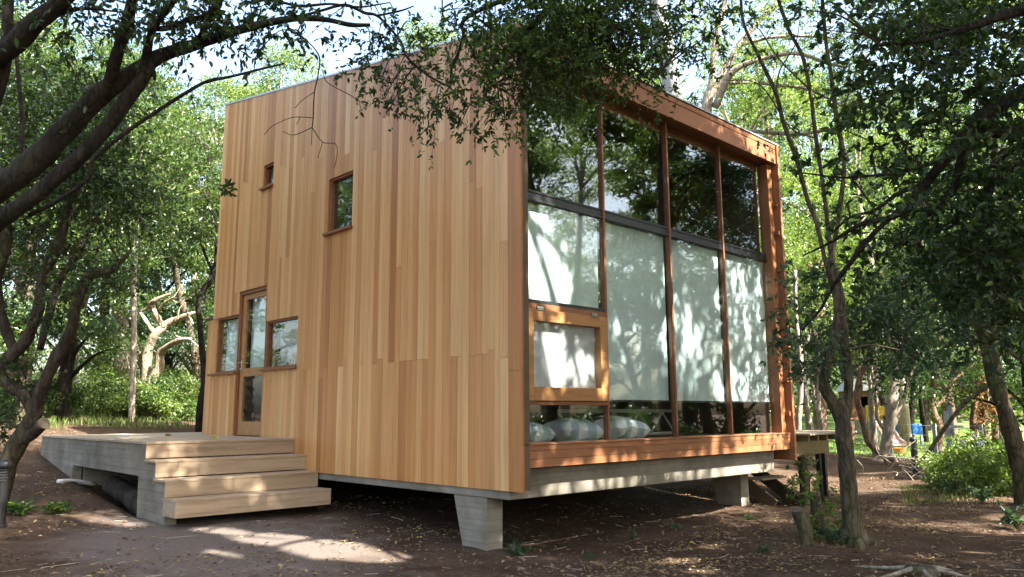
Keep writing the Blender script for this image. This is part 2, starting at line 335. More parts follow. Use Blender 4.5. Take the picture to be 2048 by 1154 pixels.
def puff(rng, C, r, n, L, lf, flat=.6, w=.5, up=.7, keep=None):   # a loose clump of leaves
    d = rdir(rng, n) * (rng.uniform(0, 1, (n, 1)) ** .45) * r * [1, 1, flat]
    Q = C + d + rng.normal(0, r * .08, (n, 3)); A = rdir(rng, n, -.25); Nn = rdir(rng, n, up); LL = L * rng.uniform(.6, 1.35, n)
    if keep is not None:
        k = keep(Q); Q, A, Nn, LL = Q[k], A[k], Nn[k], LL[k]
    leaves(lf, Q, A, Nn, LL, w=w)
def limb(mb, rng, rows, n=9, lump=.07, k=6):    # rows (px, py, depth, width px): a limb placed in space, real thickness
    w = np.array([[*at(a, b, d), q / 2 * d / F] for a, b, d, q in rows]); w = crom(w, k)
    rad = np.maximum(w[:, 3], .002)
    pts = w[:, :3]
    mb.tube(pts, rad, n, rng, lump); return pts, rad
def link_clump(mb, rng, C, pts, r0=.012):
    i = np.argmin(((pts - C) ** 2).sum(1)); a = pts[i]; m = (a + C) / 2 + rng.normal(0, .08, 3) * np.linalg.norm(C - a); m[2] += .06
    p = crom([a, m, C], 6); mb.tube(p, np.linspace(r0, r0 * .4, len(p)), 5); return p
#@@SETTING
# ------------------------------------------------------------------ ground
def sheet(name, xs, ys, zf, m):
    X, Y = np.meshgrid(xs, ys, indexing='ij'); Z = zf(X, Y); v = np.stack([X, Y, Z], -1).reshape(-1, 3)
    nx, ny = X.shape; i = np.arange(nx - 1)[:, None] * ny; j = np.arange(ny - 1)[None]
    f = np.stack([i + j, i + ny + j, i + ny + j + 1, i + j + 1], -1).reshape(-1, 4); b = MB(); b.add(v, f)
    o = b.build(name, m, smooth=True); o['kind'] = 'structure'; return o
def soil():
    m, nt, n, l, p = mat('forest_soil'); mp = mapped(nt, (1, 1, 1))
    a = N(nt, 'ShaderNodeTexNoise', Scale=.8, Detail=8.0, Roughness=.62); b = N(nt, 'ShaderNodeTexNoise', Scale=26.0, Detail=8.0, Roughness=.75); v = N(nt, 'ShaderNodeTexVoronoi', Scale=34.0)
    d = N(nt, 'ShaderNodeTexNoise', Scale=2.7, Detail=6.0)
    for q in (a, b, v, d): l.new(mp.outputs[0], q.inputs['Vector'])
    c = ramp(nt, a.outputs['Fac'], [(.3, (.040, .024, .015)), (.5, (.068, .043, .029)), (.7, (.105, .073, .053))]).outputs[0]
    c = mixc(nt, 'MULTIPLY', .8, c, ramp(nt, b.outputs['Fac'], [(.3, (.45, .42, .40)), (.5, (.95, .95, .95)), (.72, (1.5, 1.42, 1.3))]).outputs[0])
    k = ramp(nt, v.outputs['Color'], [(.0, (.10, .068, .042)), (.5, (.055, .038, .026)), (1, (.22, .165, .10))]).outputs[0]
    c = mixc(nt, 'MIX', ramp(nt, d.outputs['Fac'], [(.45, (0, 0, 0)), (.65, (.65, .65, .65))]).outputs[0], c, k)
    # bare trodden dust in front of the steps and along the boarded wall
    vd = N(nt, 'ShaderNodeVectorMath', operation='DISTANCE'); ms = mapped(nt, (.62, 1.0, 0)); l.new(ms.outputs[0], vd.inputs[0]); vd.inputs[1].default_value = (-1.7, -1.9, 0)
    su = N(nt, 'ShaderNodeMath', operation='MULTIPLY_ADD'); l.new(d.outputs['Fac'], su.inputs[0]); su.inputs[1].default_value = -1.6; l.new(vd.outputs['Value'], su.inputs[2])
    du = ramp(nt, su.outputs[0], [(.25, (.85, .85, .85)), (.95, (0, 0, 0))]).outputs[0]
    dc = mixc(nt, 'MULTIPLY', .5, (.158, .132, .118), ramp(nt, b.outputs['Fac'], [(.3, (.55, .55, .55)), (.7, (1.2, 1.2, 1.2))]).outputs[0])
    c = mixc(nt, 'MIX', du, c, dc)
    l.new(c, p.inputs['Base Color']); p.inputs['Roughness'].default_value = .95; p.inputs['Specular IOR Level'].default_value = .1
    l.new(bump(nt, b.outputs['Fac'], .9, .03), p.inputs['Normal']); return m
def lawnm():
    m, nt, n, l, p = mat('mown_lawn'); mp = mapped(nt, (1, 1, 1)); a = N(nt, 'ShaderNodeTexNoise', Scale=1.2, Detail=7.0); b = N(nt, 'ShaderNodeTexNoise', Scale=40.0, Detail=5.0)
    for q in (a, b): l.new(mp.outputs[0], q.inputs['Vector'])
    c = ramp(nt, a.outputs['Fac'], [(.3, (.08, .14, .025)), (.6, (.13, .23, .035)), (.8, (.2, .25, .07))]).outputs[0]
    c = mixc(nt, 'MULTIPLY', .7, c, ramp(nt, b.outputs['Fac'], [(.3, (.5, .5, .5)), (.7, (1.2, 1.2, 1.2))]).outputs[0])
    l.new(c, p.inputs['Base Color']); p.inputs['Roughness'].default_value = .9; return m
def ax(lo, hi, st, far):
    mid = np.arange(lo, hi + .01, st); g = np.cumsum(st * 1.35 ** np.arange(1, 24)); g = g[g < far]
    return np.concatenate([lo - g[::-1], mid, hi + g])
SOIL = soil()
sheet('ground', ax(-15, 9, .12, 250), ax(-7, 17, .12, 250), zg, SOIL)
LX = np.arange(-22, 6.01, .25); LY = np.arange(0, 1.001, .02)
def lawn():
    X = np.repeat(LX[:, None], len(LY), 1); y0 = 16.0 + .6 * bumps(LX, LX * 0, .9) + np.interp(LX, [-22, -5, 0], [4, 0, 1.5]); Y = y0[:, None] + LY[None] * (46 - y0[:, None])
    Z = zg(X, Y) + .012; v = np.stack([X, Y, Z], -1).reshape(-1, 3); nx, ny = X.shape; i = np.arange(nx - 1)[:, None] * ny; j = np.arange(ny - 1)[None]
    b = MB(); b.add(v, np.stack([i + j, i + ny + j, i + ny + j + 1, i + j + 1], -1).reshape(-1, 4)); o = b.build('lawn', lawnm(), smooth=True); o['kind'] = 'structure'
lawn()

# ------------------------------------------------------------------ the cabin
cabin = thing('timber_cabin', 'cedar clad box cabin on concrete piers with a tall glazed front', 'cabin', (-4, 3, -.09))
rg = np.random.default_rng(11)
XL = -7.81
def ztop(x): return 5.105 - x * .1775
OPEN = [(-6.117, -5.76, 4.507, 4.90), (-3.99, -3.335, 3.375, 4.188), (-6.80, -5.81, .40, 2.85), (-7.80, -6.80, 1.50, 2.47), (-5.81, -4.745, 1.50, 2.256)]
def cladding():
    b = MB(); xs = [XL]
    while xs[-1] < -.13:
        xs.append(xs[-1] + rg.choice([.085, .112, .112, .112, .135]))
    xs[-1] = 0.0
    cuts = sorted(set([o[0] for o in OPEN] + [o[1] for o in OPEN]))
    for i in range(len(xs) - 1):
        x0, x1 = xs[i], xs[i + 1]; zs = [0.0]
        if rg.random() < .62: zs.append(1.44 + (0 if rg.random() < .6 else rg.normal(0, .10)))
        if rg.random() < .42: zs.append(4.62 + rg.normal(0, .22))
        if rg.random() < .16: zs.append(3.1 + rg.normal(0, .5))
        zs = sorted(zs) + [99]; last = i == len(xs) - 2
        for k in range(len(zs) - 1):
            r = rg.random(); tn = float(np.clip(rg.normal(.27, .19) if r < .70 else rg.normal(.66, .11), 0, 1)) if r < .935 else .95
            if last: tn = .82
            z0, z1 = zs[k] + .0015 * (k > 0), zs[k + 1] - .0015
            px = [x0] + [c for c in cuts if x0 < c < x1] + [x1]
            for a, c in zip(px[:-1], px[1:]):
                mid = (a + c) / 2; seg = [(z0, z1)]
                for o in OPEN:
                    if o[0] < mid < o[1]:
                        ns = []
                        for s0, s1 in seg:
                            if s1 <= o[2] or s0 >= o[3]: ns.append((s0, s1)); continue
                            if s0 < o[2]: ns.append((s0, o[2]))
                            if s1 > o[3]: ns.append((o[3], s1))
                        seg = ns
                g0 = .0016 if a == x0 else 0; g1 = .0016 if c == x1 else 0; jit = rg.uniform(0, .0025)
                for s0, s1 in seg:
                    A, B = a + g0, c - g1
                    ta, tb = min(s1, ztop(A)), min(s1, ztop(B))
                    if min(ta, tb) - s0 < .01: continue
                    y0, y1 = -.030 - jit, -.008
                    b.hexa([(A, y0, s0), (A, y0, ta), (A, y1, s0), (A, y1, ta), (B, y0, s0), (B, y0, tb), (B, y1, s0), (B, y1, tb)], tn)
    return b.build('cladding', CLAD, cabin, bevel=.0022, tone=True)
cladding()
def wallcore():
    b = MB(); xs = sorted(set([XL + .01, -.02] + [o[0] for o in OPEN] + [o[1] for o in OPEN]))
    for a, c in zip(xs[:-1], xs[1:]):
        mid = (a + c) / 2; seg = [(.0, 99)]
        for o in OPEN:
            if o[0] < mid < o[1]:
                seg = [q for s0, s1 in seg for q in ((s0, min(s1, o[2])), (max(s0, o[3]), s1)) if q[1] - q[0] > .01]
        for s0, s1 in seg:
            ta, tb = min(s1, ztop(a) - .02), min(s1, ztop(c) - .02)
            b.hexa([(a, -.007, s0 + .01), (a, -.007, ta), (a, .11, s0 + .01), (a, .11, ta), (c, -.007, s0 + .01), (c, -.007, tb), (c, .11, s0 + .01), (c, .11, tb)])
    o = b.build('wall', DARKW, cabin)
wallcore()
def shell():                                    # back, far end, ceiling and floor seen dimly through the glass
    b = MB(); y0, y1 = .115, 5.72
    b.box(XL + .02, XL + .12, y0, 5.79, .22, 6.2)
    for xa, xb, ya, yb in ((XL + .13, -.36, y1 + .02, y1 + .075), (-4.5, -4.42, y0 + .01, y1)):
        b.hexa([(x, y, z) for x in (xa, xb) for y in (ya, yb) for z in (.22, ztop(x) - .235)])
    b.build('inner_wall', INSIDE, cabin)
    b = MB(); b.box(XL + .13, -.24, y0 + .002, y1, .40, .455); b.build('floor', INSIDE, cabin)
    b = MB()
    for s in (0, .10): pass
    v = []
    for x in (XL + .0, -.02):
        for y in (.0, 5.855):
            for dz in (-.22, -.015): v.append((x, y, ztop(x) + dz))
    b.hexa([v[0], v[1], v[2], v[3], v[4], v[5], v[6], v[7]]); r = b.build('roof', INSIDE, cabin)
    b = MB(); x0, x1 = XL - .015, .015
    b.hexa([(x0, -.042, ztop(x0) - .012), (x0, -.042, ztop(x0) + .022), (x0, 5.90, ztop(x0) - .012), (x0, 5.90, ztop(x0) + .022),
            (x1, -.042, ztop(x1) - .0), (x1, -.042, ztop(x1) + .022), (x1, 5.90, ztop(x1) - .0), (x1, 5.90, ztop(x1) + .022)])
    b.build('flashing', METAL, r)
shell()
def framed(name, o, ydeep=.062, sill=None, pane=None, blindm=None, blind_gap=.09, cols=.03, blind_rect=None):
    x0, x1, z0, z1 = o; f = MB(); w = cols
    f.box(x0 - .0, x0 + w, -.004, ydeep, z0, z1, .3); f.box(x1 - w, x1, -.004, ydeep, z0, z1, .3)
    f.box(x0 + w, x1 - w, -.004, ydeep, z1 - w, z1, .6); f.box(x0 + w, x1 - w, -.004, ydeep, z0, z0 + w, .6)
    r = f.build(name, FRAME, cabin, bevel=.002, tone=True)
    if sill:
        s_ = MB(); s_.box(sill[0], sill[1], -.085, -.006, z0 - .032, z0 + .004, .7); s_.box(x0 + w, x1 - w, -.006, ydeep - .032, z0 + w, z0 + w + .004, .7); s_.build('sill', FRAME, r, bevel=.002, tone=True)
    g = MB(); g.box(x0 + w, x1 - w, ydeep - .018, ydeep - .010, z0 + w, z1 - w); g.build('pane', pane or WAVY, r)
    if blindm:
        q = blind_rect or (x0 + w, x1 - w, z0 + w, z1 - w)
        g = MB(); g.box(q[0], q[1], ydeep + blind_gap, ydeep + blind_gap + .003, q[2], q[3]); g.build('blind', blindm, r)
    return r
framed('window', OPEN[0], sill=(-6.15, -5.74)); framed('window', OPEN[1], sill=(-4.04, -3.31))
framed('window', (-7.66, -6.815, 1.50, 2.47), sill=(-7.83, -6.77), blindm=BLIND, blind_rect=(-7.62, -6.83, 1.53, 2.44))
framed('window', (-5.80, -4.745, 1.50, 2.256), sill=(-5.86, -4.72), blindm=SMALLB, blind_gap=.165)
b = MB(); b.box(-7.80, -7.665, .03, .112, 1.50, 2.47, .45); b.build('corner_board', CLAD, cabin, tone=True)
def door():
    f = MB(); f.box(-6.80, -6.755, -.004, .17, .456, 2.85, .8); f.box(-5.845, -5.81, -.004, .17, .456, 2.85, .8); f.box(-6.755, -5.845, -.004, .17, 2.79, 2.85, .8)
    fr = f.build('door', FRAME, cabin, bevel=.002, tone=True)
    d = MB(); a, c = -6.75, -5.85
    for x0, x1, z0, z1 in ((a - .13, a + .0, 0, 0),):
        pass
    y0, y1 = .028, .075
    d.box(a, a + .115, y0, y1, .465, 2.785, .2); d.box(c - .06, c, y0, y1, .465, 2.785, .2)
    for z0, z1 in ((.465, .685), (1.415, 1.55), (2.70, 2.785)): d.box(a + .115, c - .06, y0, y1, z0, z1, .5)
    d.build('door_leaf', CASE, fr, bevel=.003, tone=True)
    g = MB(); g.box(a + .115, c - .06, .048, .056, 1.55, 2.70); g.build('pane', WAVY, fr)
    g = MB(); g.box(a + .115, c - .06, .048, .056, .685, 1.415); g.build('pane', WAVY, fr)
    g = MB(); g.box(a + .10, c - .05, .150, .153, 1.50, 2.76); g.build('blind', BLIND, fr)
    h = MB(); h.box(a + .035, a + .075, .018, .031, 1.50, 1.70); h.tube([(a + .055, .03, 1.645), (a + .055, -.03, 1.645), (a + .06, -.035, 1.645), (a + .17, -.035, 1.64)], .011, 8); h.tube([(a + .055, .03, 1.54), (a + .055, -.005, 1.54)], .018, 10)
    h.build('handle', STEEL, fr, smooth=False)
door()

# glazed front: posts, mullions, panes, blinds
GX = -.20
MY = [.21, 1.585, 2.985, 4.35, 5.70]
b = MB(); b.box(-.33, .030, 5.80, 5.862, .07, 5.08, .45); fin = b.build('end_fin', FIN, cabin, bevel=.003, tone=True)
for z in (4.10, 3.63, 3.035, 2.455, 1.825, 1.29, .77, .30):
    b = MB(); b.box(-.085, -.004, 5.760, 5.7985, z - .035, z + .035, .8); b.build('batten', FRAME, fin, bevel=.003, tone=True)
b = MB(); b.box(-.26, -.085, 5.655, 5.795, .475, 4.77, .2); b.build('jamb', FIN, cabin, bevel=.003, tone=True)
b = MB(); b.box(-.30, -.105, .02, .15, .475, 4.77, .6); b.build('jamb', FRAME, cabin, bevel=.003, tone=True)
b = MB(); b.box(-.19, -.006, -.006, .018, .0, 5.08, .3); b.build('corner_trim', FIN, cabin, tone=True)
b = MB(); b.box(-.06, .0, .02, 5.795, 4.775, 5.01, .3); b.box(-.06, .006, .02, 5.795, 5.015, 5.085, .7)
b.box(-.34, -.062, .02, 5.795, 4.80, 4.86, .9); b.box(-.34, -.26, .155, 5.65, 4.66, 4.798, .8)
b.build('header_beam', FIN, cabin, bevel=.004, tone=True)
b = MB()
for z0, z1, t in ((.235, .318, .3), (.321, .404, .5), (.407, .462, .2)): b.box(-.075, -.03 + .004 * t, .02, 5.795, z0, z1, t)
b.box(-.31, -.02, .02, 5.795, .465, .482, .1)
b.build('sill_beam', FIN, cabin, bevel=.003, tone=True)
for y in MY[1:4]:
    b = MB(); b.box(-.235, -.160, y - .017, y + .017, .484, 4.775, .9); b.build('mullion', FRAME, cabin, bevel=.004, tone=True)
edges = [.155, 1.585, 2.985, 4.35, 5.65]
for i in range(4):
    a, c = edges[i] + (.019 if i else 0), edges[i + 1] - (.019 if i < 3 else 0)
    b = MB(); b.box(-.235, -.175, a, c, 3.262, 3.288); b.box(-.225, -.185, a, c, 3.185, 3.262); b.box(-.24, -.165, a, c, 3.165, 3.185)
    t = b.build('transom', BLACK, cabin, bevel=.002)
    b = MB(); b.box(GX - .004, GX + .004, a, c, 3.288, 4.775); b.build('pane', GLASS, cabin)
    if i:
        b = MB(); b.box(GX - .004, GX + .004, a, c, .486, 3.165); b.build('pane', GLASS, cabin)
        b = MB(); b.box(-.262, -.259, a + .012, c - .012, .955, 3.16); bl = b.build('blind', BLIND, cabin); bl['label'] = 'pale green drawn roller blind'
        b = MB(); b.box(-.272, -.252, a + .012, c - .012, .93, .955); b.build('blind_rail', BLACK, bl)
    else:
        b = MB(); b.box(-.235, -.175, a, c, 2.00, 2.04); b.build('transom', BLACK, cabin, bevel=.002)
        b = MB(); b.box(GX - .004, GX + .004, a, c, 2.04, 3.165); b.build('pane', GLASS, cabin)
        b = MB(); b.box(-.262, -.259, a + .012, c - .012, 2.045, 3.16); b.build('blind', BLIND, cabin)
        for z0, z1, xf in ((1.935, 1.998, -.165), (.885, .925, -.150)):
            b = MB(); b.box(-.235, xf, a, c, z0, z1, .6); b.build('cross_rail', FRAME, cabin, bevel=.003, tone=True)
        b = MB(); s0, s1, z0, z1 = a + .01, c - .01, .93, 1.93
        b.box(-.225, -.130, s0, s0 + .13, z0, z1, .3); b.box(-.225, -.130, s1 - .13, s1, z0, z1, .3); b.box(-.225, -.130, s0 + .13, s1 - .13, z1 - .13, z1, .6); b.box(-.225, -.130, s0 + .13, s1 - .13, z0, z0 + .15, .5)
        cs = b.build('casement', CASE, cabin, bevel=.004, tone=True)
        b = MB(); b.box(-.178, -.170, s0 + .13, s1 - .13, z0 + .15, z1 - .13); b.build('pane', GLASS, cs)
        b = MB(); b.box(-.232, -.229, s0 + .10, s1 - .10, z0 + .12, z1 - .10); b.build('blind', SMALLB, cs)
        for yy in (s0 + .22, s1 - .25):
            b = MB(); b.box(-.133, -.118, yy - .05, yy + .05, z1 - .012, z1 + .03); b.tube([(-.118, yy - .05, z1 + .008), (-.118, yy + .05, z1 + .008)], .009, 8); b.build('hinge', STEEL, cs)
        b = MB(); b.box(GX - .004, GX + .004, a, c, .486, .885); b.build('pane', GLASS, cabin)
# concrete slab and piers
b = MB(); b.box(XL + .05, -.215, -.002, 5.58, -.092, .212); b.build('floor_slab', CONC, cabin, bevel=.006)
def pier(x, y0, y1):
    b = MB(); zt, zb = -.09, float(zg(x, y0)) - .25; k = (-zb + zt) / .6
    xa, xb = x - .55, x; xa2 = x - .55 + .17 * k
    b.hexa([(xa2, y0, zb), (xa, y0, zt), (xa2, y1, zb), (xa, y1, zt), (xb, y0, zb), (xb, y0, zt), (xb, y1, zb), (xb, y1, zt)])
    b.build('pier', CONC, cabin, bevel=.006)
pier(-.585, .012, .25); pier(-.585, 5.22, 5.45); pier(-6.2, .3, .54); pier(-6.2, 5.22, 5.45)
# low annex past the far corner
b = MB(); xx = -8.30
while xx < -7.83:
    b.box(xx + .001, xx + .104, .085, .11, float(zg(xx, .1)) - .1, 2.50, float(np.clip(rg.normal(.25, .12), 0, 1))); xx += .105
b.box(-8.30, -7.80, .115, 3.0, .3, 2.49, .4); an = b.build('annex', CLAD, cabin, tone=True)
b = MB(); b.box(-8.34, -7.80, .05, 3.03, 2.503, 2.535); b.build('annex_cap', BLACK, an)
b = MB(); b.box(-8.12, -7.86, .25, .75, 2.536, 3.15); b.build('vent_box', BLACK, an, bevel=.01)
# things indoors, seen through the low panes
b = MB()
for k in range(3): b.box(-1.9, -1.86, .9 + k * .0, 1.9, .48, .48 + .001 + k * 0)
b = MB(); yy = np.linspace(.55, 1.5, 30); z = np.zeros(30)
P0 = np.stack([-1.9 + .05 * np.sin(yy * 38), yy, z + .46], 1); P1 = P0 + [0, 0, 1.6]; b.add(np.concatenate([P0, P1]), [(i, i + 1, 31 + i, 30 + i) for i in range(29)])
cu = b.build('curtain', CURTAIN, None, smooth=True); tag(cu, 'dark red curtain hanging behind the lowest pane beside the casement', 'curtain')
so = cu.modifiers.new('thick', 'SOLIDIFY'); so.thickness = .006
def lattice():
    b = MB(); y0, y1, z0, z1, x = 2.2, 4.9, .46, .80, -1.55
    b.box(x - .02, x + .02, y0, y1, z1, z1 + .05); b.box(x - .02, x + .02, y0, y1, z0, z0 + .04)
    n = 9; st = (y1 - y0) / n
    for i in range(n): b.bar((x, y0 + i * st, z0 + .04 if i % 2 else z1), (x, y0 + (i + 1) * st, z1 if i % 2 else z0 + .04), .03, .03, (1, 0, 0))
    o = b.build('lattice_rail', plain('grey_painted_rail', (.42, .42, .40), .6)); tag(o, 'grey zigzag lattice rail standing inside behind the middle panes', 'railing')
lattice()
def cushion(c, sx, sy, sz, rz, tilt, label):
    m, nt, n, l, p = mat('striped_cushion_cloth'); mp = mapped(nt, (1, 1, 1)); w = N(nt, 'ShaderNodeTexWave', Scale=1.15, Distortion=1.2); w.bands_direction = 'X'; l.new(mp.outputs[0], w.inputs['Vector'])
    l.new(ramp(nt, w.outputs['Fac'], [(.40, (.78, .82, .86)), (.60, (.36, .46, .54))]).outputs[0], p.inputs['Base Color']); p.inputs['Roughness'].default_value = .9
    b = MB(); nu, nv = 20, 14; V = []
    for s in (1, -1):
        for i in range(nu + 1):
            for j in range(nv + 1):
                u, v = i / nu * 2 - 1, j / nv * 2 - 1; h = ((1 - u ** 4) * (1 - v ** 4)) ** .45
                pin = 1 - .10 * (abs(u * v) < .5) * (u * u + v * v) * .5
                V.append((u * sx * pin, v * sy * pin, s * sz * h * (1 + .08 * math.sin(7 * u + 3 * v + s)) + .02 * math.sin(4 * v + 2 * u) + .006 * math.sin(11 * u - 5 * v) * math.sin(6 * v + 2)))
    V = np.array(V); m1 = (nu + 1) * (nv + 1); f = []
    for s in range(2):
        for i in range(nu):
            for j in range(nv):
                a = s * m1 + i * (nv + 1) + j; q = (a, a + nv + 1, a + nv + 2, a + 1); f.append(q if s == 0 else q[::-1])
    b.add(V, f); o = b.build('cushion', m, smooth=True); o.location = c; o.rotation_euler = (tilt, 0, rz)
    tag(o, label, 'cushion', 'striped cushions on the floor behind the glass'); return o
cushion((-.58, .60, .58), .30, .23, .11, 1.75, 0, 'striped cushion lying flat in the near corner of the glass')
cushion((-.70, .36, .76), .26, .20, .085, 1.5, 1.0, 'striped cushion leaning upright above the flat one in the corner')
cushion((-.60, 1.42, .59), .32, .24, .12, 1.45, 0, 'grey striped cushion under the casement, left of the first mullion')
cushion((-.54, 2.26, .60), .33, .26, .13, 1.65, 0, 'plump pale striped cushion right of the first mullion')
def toy(x, kind, c, label):
    b = MB(); z = 1.535; y = .115
    if kind == 'sit':
        b.tube([(x - .03, y, z + .01), (x - .035, y, z + .05), (x - .01, y, z + .10), (x + .01, y, z + .135)], [.022, .03, .024, .016], 8); b.tube([(x + .0, y, z + .14), (x + .025, y, z + .165), (x + .05, y, z + .165)], [.016, .021, .010], 8)
        for s in (-1, 1): b.tube([(x + .012, y + s * .012, z + .09), (x + .02, y + s * .012, z)], .007, 6); b.tube([(x + .012, y + s * .012, z + .178), (x + .008, y + s * .014, z + .20)], .005, 5)
    else:
        h = .11 if kind == 'cow' else .07; L_ = .10 if kind == 'cow' else .06
        b.tube([(x - L_ * .6, y, z + h), (x - L_ * .3, y, z + h + .006), (x + L_ * .3, y, z + h), (x + L_ * .6, y, z + h + .01)], [.016, .030, .028, .018], 8)
        b.tube([(x + L_ * .55, y, z + h + .01), (x + L_ * .8, y, z + h + .045), (x + L_ * 1.15, y, z + h + .035)], [.015, .016, .009], 8)
        for sx in (-.42, .42):
            for s in (-1, 1): b.tube([(x + sx * L_, y + s * .015, z + h), (x + sx * L_, y + s * .015, z)], [.011, .007], 6)
        b.tube([(x - L_ * .6, y, z + h + .01), (x - L_ * .75, y, z + h * .4)], [.005, .003], 5)
    b.v = [(v - [x, y, z]) * 1.35 + [x, y, z] for v in b.v]
    o = b.build('toy_animal', plain('toy_' + kind, c, .5, 0, .5, 60), smooth=True); tag(o, label, 'toy animal', 'toy animals on the window sill')
b = MB(); b.box(-5.77, -4.775, .064, .222, 1.49, 1.532, .5); b.build('inner_sill', FRAME, cabin, tone=True)
toy(-5.60, 'dog', (.05, .035, .03), 'smallest dark toy animal at the left end of the window sill'); toy(-5.36, 'sit', (.03, .10, .16), 'blue sitting toy animal in the middle of the window sill'); toy(-5.02, 'cow', (.33, .20, .11), 'brown and white standing toy cow on the window sill')

# ------------------------------------------------------------------ entrance deck, side deck
deck = thing('entrance_deck', 'timber topped entrance deck with four steps on a concrete base', 'deck', (-6.5, -1, .1))
b = MB(); x = -4.79
while x > -9.9:
    n = rg.integers(1, 3); ys = [-2.085, float(rg.uniform(-1.4, -.7)), -.036] if n == 2 else [-2.085, -.036]
    for a, c in zip(ys[:-1], ys[1:]): b.box(x - .118, x, a + .001, c - .001, .425 + rg.uniform(0, .003), .455 + rg.uniform(-.001, .002), float(rg.uniform(0, 1)))
    x -= .122
b.box(-4.785, -4.72, -2.085, -.036, .425, .455, .4)
b.build('decking', DECKW, deck, bevel=.003, tone=True)
b = MB(); b.box(-9.94, -8.32, -.03, 2.6, .40, .455, .5); b.build('decking', DECKW, deck, tone=True)
ST = [(-4.72, .455), (-4.35, .237), (-4.00, .02), (-3.65, -.19)]
for i, (x1, zt) in enumerate(ST):
    b = MB(); t = float(rg.uniform(.2, .8))
    b.box(x1 - .028, x1 - .004, -2.09, -.036, zt - .205, zt - .032, t)
    if i: b.box(x1 - .142, x1, -2.095, -.036, zt - .030, zt, float(rg.uniform(0, .5))); b.box(x1 - .40, x1 - .147, -2.095, -.036, zt - .031, zt - .001, float(rg.uniform(.3, 1)))
    else: b.box(x1 + .001, x1 + .004, -2.09, -.036, zt - .03, zt, .2)
    if i == 3: b.box(x1 - .40, x1 - .03, -2.088, -2.060, zt - .205, zt - .032, t)
    b.build('step', STEPW, deck, bevel=.003, tone=True)
prof = [(-9.94, .423), (-4.76, .423), (-4.76, .205), (-4.40, .205), (-4.40, -.012), (-4.05, -.012), (-4.05, -.222), (-4.02, -.75), (-4.97, -.75), (-5.03, .02), (-7.97, .03), (-7.99, -.6), (-9.94, -.4)]
b = MB(); b.prism([(p[0], p[1]) for p in prof], 1, -2.06, -1.92); b.box(-9.94, -9.80, -1.92, 2.5, -.1, .40); b.box(-4.20, -4.06, -1.9, -.1, -.45, -.24); b.box(-8.0, -7.9, -1.9, -.1, -.5, .40)
b.build('concrete_base', CONC, deck)
lr = np.random.default_rng(3)
for k, (p0, p1, r, lab) in enumerate([((-7.4, -1.62, -.30), (-5.20, -1.80, -.52), .155, 'thick grey log under the deck, nearest its open edge'), ((-7.7, -1.2, -.20), (-5.5, -1.05, -.50), .14, 'dark log lying under the deck behind the thick one'),
                                      ((-7.5, -1.45, -.02), (-5.35, -1.40, -.27), .12, 'log resting on top of the other logs under the deck')]):
    t = thing('log', lab, 'log', np.array(p0), 'logs stored under the deck'); b = MB(); pts = crom([p0, (np.array(p0) + p1) / 2 + [0, .04, .03], p1], 8)
    b.tube(pts, r, 12, lr, .06, cap=False); b.build('bark', LOGM, t, smooth=True)
    for p, q in ((pts[0], pts[1]), (pts[-1], pts[-2])):
        d = nrm(p - q); b = MB(); b.tube([p - d * .03, p - d * .004], [r * .93, r * .93], 12); b.build('cut_end', CUTW, t)
side = thing('side_deck', 'small raised side deck on a black post past the glazed front', 'deck', (-.5, 7, -.5))
b = MB(); y = 5.93
while y < 8.1: b.box(-3.2, .22 - .10 * (y - 6), y, y + .112, .44, .47, float(rg.uniform(0, 1))); y += .116
b.build('decking', DECKW, side, bevel=.002, tone=True)
b = MB(); b.box(-.10, -.05, 5.9, 7.15, .13, .34); b.build('beam', OLIVEW, side)
for y in (6.1, 6.5, 6.9, 7.3, 7.7):
    b = MB(); b.box(-3.1, .12 - .10 * (y - 6), y, y + .05, .345, .438); b.build('joist', OLIVEW, side)
for y, x in ((6.95, -.15), (7.9, -.5)):
    b = MB(); b.box(x - .035, x + .035, y - .035, y + .035, float(zg(x, y)) - .2, .34); b.build('post', BLACK, side)
stp = thing('side_steps', 'dark open wooden steps beside the far pier', 'steps', (-.9, 6.1, -.6))
for k in range(3):
    b = MB(); b.box(-1.5 + k * .30, -1.22 + k * .30, 5.95, 6.75, .12 - .2 * k, .155 - .2 * k, .3); b.build('tread', DECKW, stp, tone=True)
for y in (5.97, 6.72):
    b = MB(); b.bar((-1.7, y, .17), (-.45, y, -.66), .04, .2); b.build('stringer', DARKW, stp)
